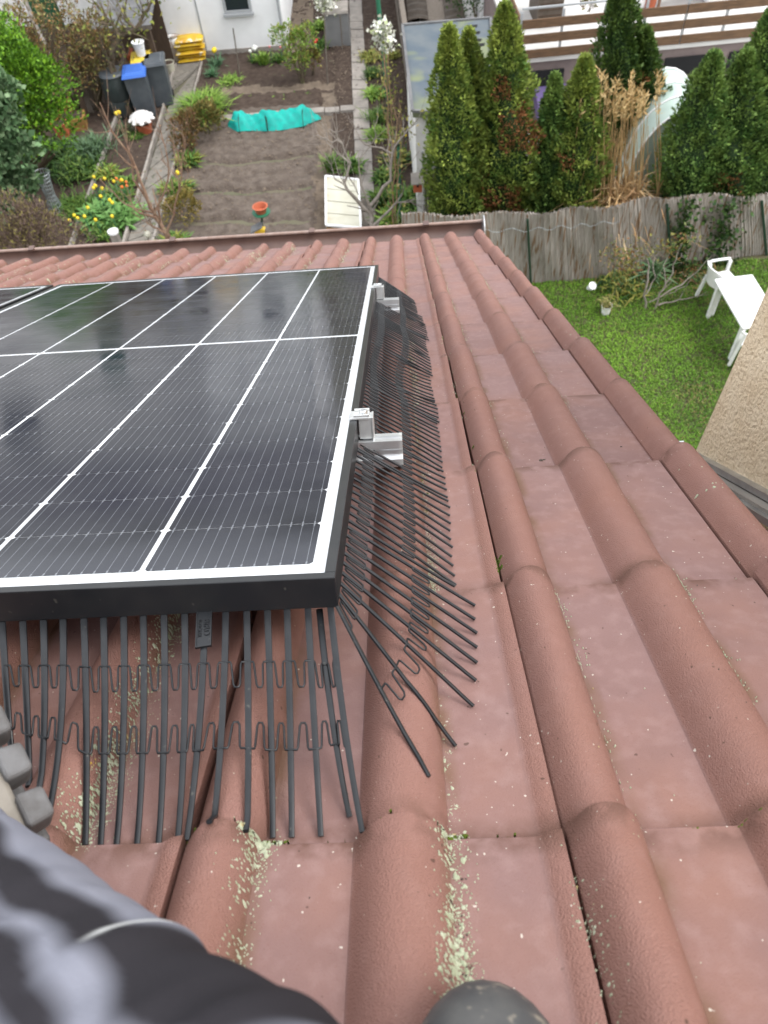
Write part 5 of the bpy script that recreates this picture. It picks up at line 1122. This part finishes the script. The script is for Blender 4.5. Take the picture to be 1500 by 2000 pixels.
t = bucket(at(1182, 612), .17, .085, 'white_plastic', 'white pot with a withered plant on the lawn', 'plant_pot', cat='pot'); P = np.array([0, 0, .15]) + rng.normal(size=(90, 3)) * np.array([.04, .04, .02]); blade_mesh('leaves', P, np.stack([rng.normal(0, .5, 90), rng.normal(0, .5, 90), np.ones(90)], 1), .22, .012, [(.25, .22, .08), (.16, .17, .05)], t, .4)
tc = [at(1395, 544, .72), at(1451, 538, .72), at(1492, 598, .72), at(1449, 641, .72)]
cen = sum(tc) / 4; ldir = nrm((tc[3] - tc[0]) + (tc[2] - tc[1]) * .4); Lt = np.linalg.norm(tc[3] - tc[0]); wdir = np.array([-ldir[1], ldir[0], 0]); Wt = abs(np.dot(tc[1] - tc[0], wdir)) * 1.35
cen = tc[0] + ldir * Lt / 2 - wdir * (Wt / 2) * np.sign(np.dot(wdir, tc[0] - tc[1]))
tb = thing('garden_table', 'white plastic garden table on the lawn beside the beige wall', 'table', (cen[0], cen[1], 0), math.atan2(ldir[1], ldir[0]))
o = MB().box((0, 0, .70), (Lt, Wt, .035)).build('table_top', 'white_plastic', tb); bv = o.modifiers.new('bevel', 'BEVEL'); bv.width = .02; bv.segments = 3
MB().box((0, 0, .655), (Lt * .9, Wt * .86, .05)).build('apron', 'white_plastic', tb)
for sx in (-1, 1):
    for sy in (-1, 1): MB().box((sx * Lt * .42, sy * Wt * .38, .315), (.05, .05, .63), taper=1.3).build('leg', 'white_plastic', tb)
def mono_chair(pos, rz, label):
    t = thing('plastic_chair', label, 'chair', pos, rz, 'white plastic garden chairs')
    MB().box((0, 0, .43), (.44, .42, .03)).build('seat', 'white_plastic', t)
    V = []; nn = 13
    for z, o_ in ((.46, 0), (.62, .02), (.80, .07)):
        for i in range(nn):
            a = math.radians(200 + 140 * i / (nn - 1)); V.append((.25 * math.cos(a), -.02 + .25 * math.sin(a) - o_, z - (.10 * abs(i / (nn - 1) * 2 - 1) ** 3 if z > .7 else 0)))
    V2 = [(x * 1.06, y * 1.06, z) for x, y, z in V]; F = [(k * nn + i, k * nn + i + 1, (k + 1) * nn + i + 1, (k + 1) * nn + i) for k in range(2) for i in range(nn - 1)]; m_ = len(V)
    F2 = [tuple(m_ + j for j in f[::-1]) for f in F] + [(2 * nn + i, 2 * nn + i + 1, m_ + 2 * nn + i + 1, m_ + 2 * nn + i) for i in range(nn - 1)]
    MB().add(V + V2, F + F2).build('backrest', 'white_plastic', t, smooth=50)
    for sx in (-1, 1):
        MB().tube([(sx * .26, .20, .64), (sx * .27, 0, .66), (sx * .24, -.18, .70)], .022, 6).build('armrest', 'white_plastic', t, smooth=80)
        for sy in (-1, 1): MB().bar((sx * .25, sy * .22, 0), (sx * .21, sy * .18, .64 if sy > 0 else .45), .045, .04).build('leg', 'white_plastic', t)
mono_chair(at(1414, 548, .45) * np.array([1, 1, 0]), -1.30, 'white plastic chair at the far end of the garden table')
mono_chair(at(1466, 712), 2.4, 'white plastic chair at the near end of the table, half hidden by the wall')
# ------------------------------------------------------------------ beige neighbour wall with flashing and lower roof
nh_ = thing('beige_house', 'beige rough-rendered house wall at the right picture edge', 'house', (.9, 1.48, 0))
MB().box((3.0, -2.6, 4.4), (6.0, 5.2, 8.8)).build('wall', 'beige_render', nh_)
a2 = np.array([.9, 1.46, OZ - 1.44]); b2 = np.array([.9, -.60, OZ - 1.44 + 2.06 * .815]); o0 = loc(nh_)
for w_, off, zz, m_ in ((.030, -.012, .012, 'zinc'), (.05, -.03, -.02, 'concrete_pale'), (.022, -.062, -.035, 'zinc')):
    MB().bar(tuple(a2 - o0 + np.array([off, 0, zz])), tuple(b2 - o0 + np.array([off, 0, zz])), w_, .02, up=(0, .6, .8)).build('flashing', m_, nh_)
b = MB(); b.add([tuple(a2 - o0 + np.array([-.07, 0, -.06])), tuple(b2 - o0 + np.array([-.07, 0, -.06])), tuple(b2 - o0 + np.array([-.62, 0, -.06])), tuple(a2 - o0 + np.array([-.62, 0, -.06]))], [(0, 1, 2, 3)]); b.build('lower_roof', 'brown_tiles', nh_)
MB().box((-.34, .03, OZ - 1.52), (.66, .09, .07)).build('lower_gutter', 'slate', nh_); MB().box((-.34, .078, OZ - 1.482), (.66, .012, .014)).build('lower_gutter_rim', 'zinc', nh_)

# ------------------------------------------------------------------ the person on the roof: trouser leg and two work boots
pe = thing('person', 'person sitting on the roof in grey and black work trousers and work boots', 'person', tuple(RM @ Vector((-.3, -.5, 0))))
RES = 36
def lofted(name, C, R, mats, parent, nseg=28, zone=None, folds=0.0, squash=1.0, smooth=179):
    C = [Vector(c) for c in C]; n = RES * (len(C) - 1) + 1; P = []; Rr = []
    for i in range(n):
        k = i / RES; j = min(int(k), len(C) - 2); f = k - j; p0 = C[max(j - 1, 0)]; p1 = C[j]; p2 = C[j + 1]; p3 = C[min(j + 2, len(C) - 1)]
        P.append(.5 * ((2 * p1) + (p2 - p0) * f + (2 * p0 - 5 * p1 + 4 * p2 - p3) * f * f + (3 * p1 - p0 - 3 * p2 + p3) * f ** 3)); Rr.append(R[j] * (1 - f) + R[j + 1] * f)
    V = []; mi = []; up = Vector((0, 0, 1))
    for i, p in enumerate(P):
        d = (P[min(i + 1, n - 1)] - P[max(i - 1, 0)]).normalized(); x = d.cross(up).normalized(); y = x.cross(d)
        for j in range(nseg):
            a = 6.283 * j / nseg; r = Rr[i] * (1 + folds * (math.sin(i * .24 + 2.2 * math.sin(a * 2 + i * .05)) * .7 + math.sin(a * 3 + i * .16) * .5 + math.sin(a * 7 - i * .18) * .3 + math.sin(i * .5 + a * 4) * .25)); V.append(p + x * math.cos(a) * r + y * math.sin(a) * r * squash)
    F = []; 
    for i in range(n - 1):
        for j in range(nseg): F.append((i * nseg + j, i * nseg + (j + 1) % nseg, (i + 1) * nseg + (j + 1) % nseg, (i + 1) * nseg + j)); mi.append(0)
    F += [tuple(range(nseg - 1, -1, -1)), tuple(range((n - 1) * nseg, n * nseg))]; mi += [0, 0]
    b = MB(); b.add([tuple(v) for v in V], F); b.mi = mi; b.v = [tuple(np.array(v) - loc(parent)) if parent else v for v in b.v]
    o = b.build(name, 'trouser', parent, smooth)
    ca = o.data.color_attributes.new('Col', 'FLOAT_COLOR', 'POINT'); cc = []
    for i in range(n):
        for j in range(nseg): cc += list(zone(i / (n - 1), j / nseg) if zone else (.205, .21, .25)) + [1.0]
    ca.data.foreach_set('color', cc); return o
leg = [far(-230, 1640, .62), far(-120, 1760, .565), far(0, 1930, .49), far(120, 2110, .43), far(310, 2350, .375), far(520, 2640, .33)]
def sm(x, e, w=.012): return min(1., max(0., (x - e) / w * .5 + .5))
def band(x, lo, hi): return sm(x, lo) * (1 - sm(x, hi))
def zone(s, a):
    """grey work trousers with sewn-on black panels and a white piping"""
    w = .014 * math.sin(s * 16 + 1) + .006 * math.sin(s * 41); a = a + w; k = sm(s, .66, .010)
    low = max(band(a, .355, .415), band(a, .285, .330) * sm(s, .12, .05), band(a, .330, .355) * (1 - sm(s, .52, .04)))
    high = max(band(a, .365, .62) * (1 - sm(s, .93, .02)), band(a, .285, .325) * (1 - sm(s, .85, .03)))
    blk = low * (1 - k) + high * k
    pip = band(s + (a - .4) * .12, .488, .505) * band(a, .325, .60) if False else sm(s + (a - .4) * .2, .648, .003) * (1 - sm(s + (a - .4) * .2, .657, .003)) * band(a, .375, .60)
    g, d, p = np.array((.205, .21, .25)), np.array((.026, .024, .028)), np.array((.60, .61, .60)); col = g * (1 - blk) + d * blk
    return tuple(col * (1 - pip) + p * pip)
lofted('trouser_leg', leg, [.048, .056, .064, .070, .076, .080], ['trouser_grey'], pe, 200, zone, .022)
hip = RM @ Vector((-.30, -1.05, .16)); kn = Vector(leg[-1])
lofted('trouser_thigh', [kn, kn.lerp(hip, .5), hip], [.088, .09, .10], ['trouser_grey'], pe, 24, None, .02)
def boot(M, up_m, sole_m, toe_m, name='boot'):
    """boot: heel at the origin, toe towards +x, sole down (-z)"""
    outl = [(-.005, 0), (0, .030), (.04, .036), (.10, .032), (.16, .042), (.215, .050), (.26, .044), (.288, .025), (.296, 0)]
    ol = outl + [(x, -y) for x, y in outl[-2:0:-1]]; n = len(ol)
    up_ = MB(); rows = [(0, 1.0, 0), (.02, 1.0, 0), (.04, .97, .0), (.065, .86, 0), (.09, .70, 0)]; V = []
    for k, (z, s, _) in enumerate(rows):
        for x, y in ol:
            xx = .14 + (x - .14) * (1 - .06 * k if x > .14 else 1); V.append((xx - (.10 * max(0, k - 2) / 2 if x > .14 else 0), y * s, z + (.03 * k / 4 if x < .1 else 0)))
    F = [(i * n + j, i * n + (j + 1) % n, (i + 1) * n + (j + 1) % n, (i + 1) * n + j) for i in range(len(rows) - 1) for j in range(n)] + [tuple(range((len(rows) - 1) * n, len(rows) * n)), tuple(range(n - 1, -1, -1))]
    rootb = up_.add(V, F).build(name, up_m, pe, smooth=179, M=T(*(-loc(pe))) @ M); s_ = rootb.modifiers.new('sub', 'SUBSURF'); s_.levels = 2; s_.render_levels = 2
    sh_ = MB(); sh_.lathe([(.050, .08), (.048, .12), (.050, .17), (.054, .20)], (.055, 0, 0), 18, sx=1.05, sy=.85); sh_.build('shaft', up_m, rootb, smooth=60)
    so_ = MB(); V = [(x * 1.02 - .002, y * 1.08, z) for z in (-.016, .006) for x, y in ol]; so_.add(V, [tuple(range(n - 1, -1, -1)), tuple(range(n, 2 * n))] + [(j, (j + 1) % n, n + (j + 1) % n, n + j) for j in range(n)]); sole = so_.build('sole', sole_m, rootb, smooth=50)
    bv = sole.modifiers.new('bevel', 'BEVEL'); bv.width = .004; bv.segments = 2
    for i, (x0, yy) in enumerate([(.016, .027), (.054, .031), (.092, .030), (.130, .030), (.168, .036), (.206, .040), (.244, .037), (.274, .024)]):
        for s in (-1, 1):
            lg = MB(); lg.box((x0, s * yy, -.024), (.024, .029, .020), taper=1.12, rz=s * .12); o_ = lg.build('lug', 'boot_lug', sole); bv = o_.modifiers.new('bevel', 'BEVEL'); bv.width = .004; bv.segments = 3
    if toe_m:
        tcp = MB(); V = []; nn = 15; mm = 8
        for i in range(mm):
            ph = math.pi / 2 * i / (mm - 1)
            for j in range(nn):
                th_ = math.pi * (j / (nn - 1) - .5); V.append((.228 + .073 * math.cos(th_) * math.cos(ph) ** .6, .050 * math.sin(th_) * math.cos(ph) ** .55, .002 + .056 * math.sin(ph) ** 1.0))
        tcp.add(V, [(i * nn + j, i * nn + j + 1, (i + 1) * nn + j + 1, (i + 1) * nn + j) for i in range(mm - 1) for j in range(nn - 1)]); tcp.build('toe_cap', toe_m, rootb, smooth=179)
        for s in (-1, 1): MB().tube([(.236, s * .047, .020), (.225, s * .040, .038), (.222, s * .02, .051)], .004, 6).build('piping', 'boot_tan', rootb, smooth=80)
    return rootb
def basis(x, z, o):
    x = Vector(x).normalized(); z = Vector(z); z = (z - x * z.dot(x)).normalized(); y = z.cross(x); return Matrix(((x[0], y[0], z[0], o[0]), (x[1], y[1], z[1], o[1]), (x[2], y[2], z[2], o[2]), (0, 0, 0, 1)))
boot(RM @ basis((-.60, .66, .45), (-.70, -.70, .093), (-.412, -.124, .052)), 'boot_upper', 'boot_sole', None)
boot(RM @ basis((.02, 1, -.03), (0, .03, 1), (-.084, -.519, .040)), 'boot_tan', 'toe_cap', 'toe_cap')
sh0 = RM @ Vector((-.075, -.46, .20)); kn2 = RM @ Vector((.10, -.95, .42))
lofted('trouser_leg', [sh0, Vector(sh0).lerp(kn2, .5), kn2, RM @ Vector((0, -1.1, .2))], [.058, .066, .08, .09], ['trouser_grey'], pe, 24, None, .02)
dup = {k: v for k, v in LABELS.items() if len(v) > 1}
print('shared labels', dup)
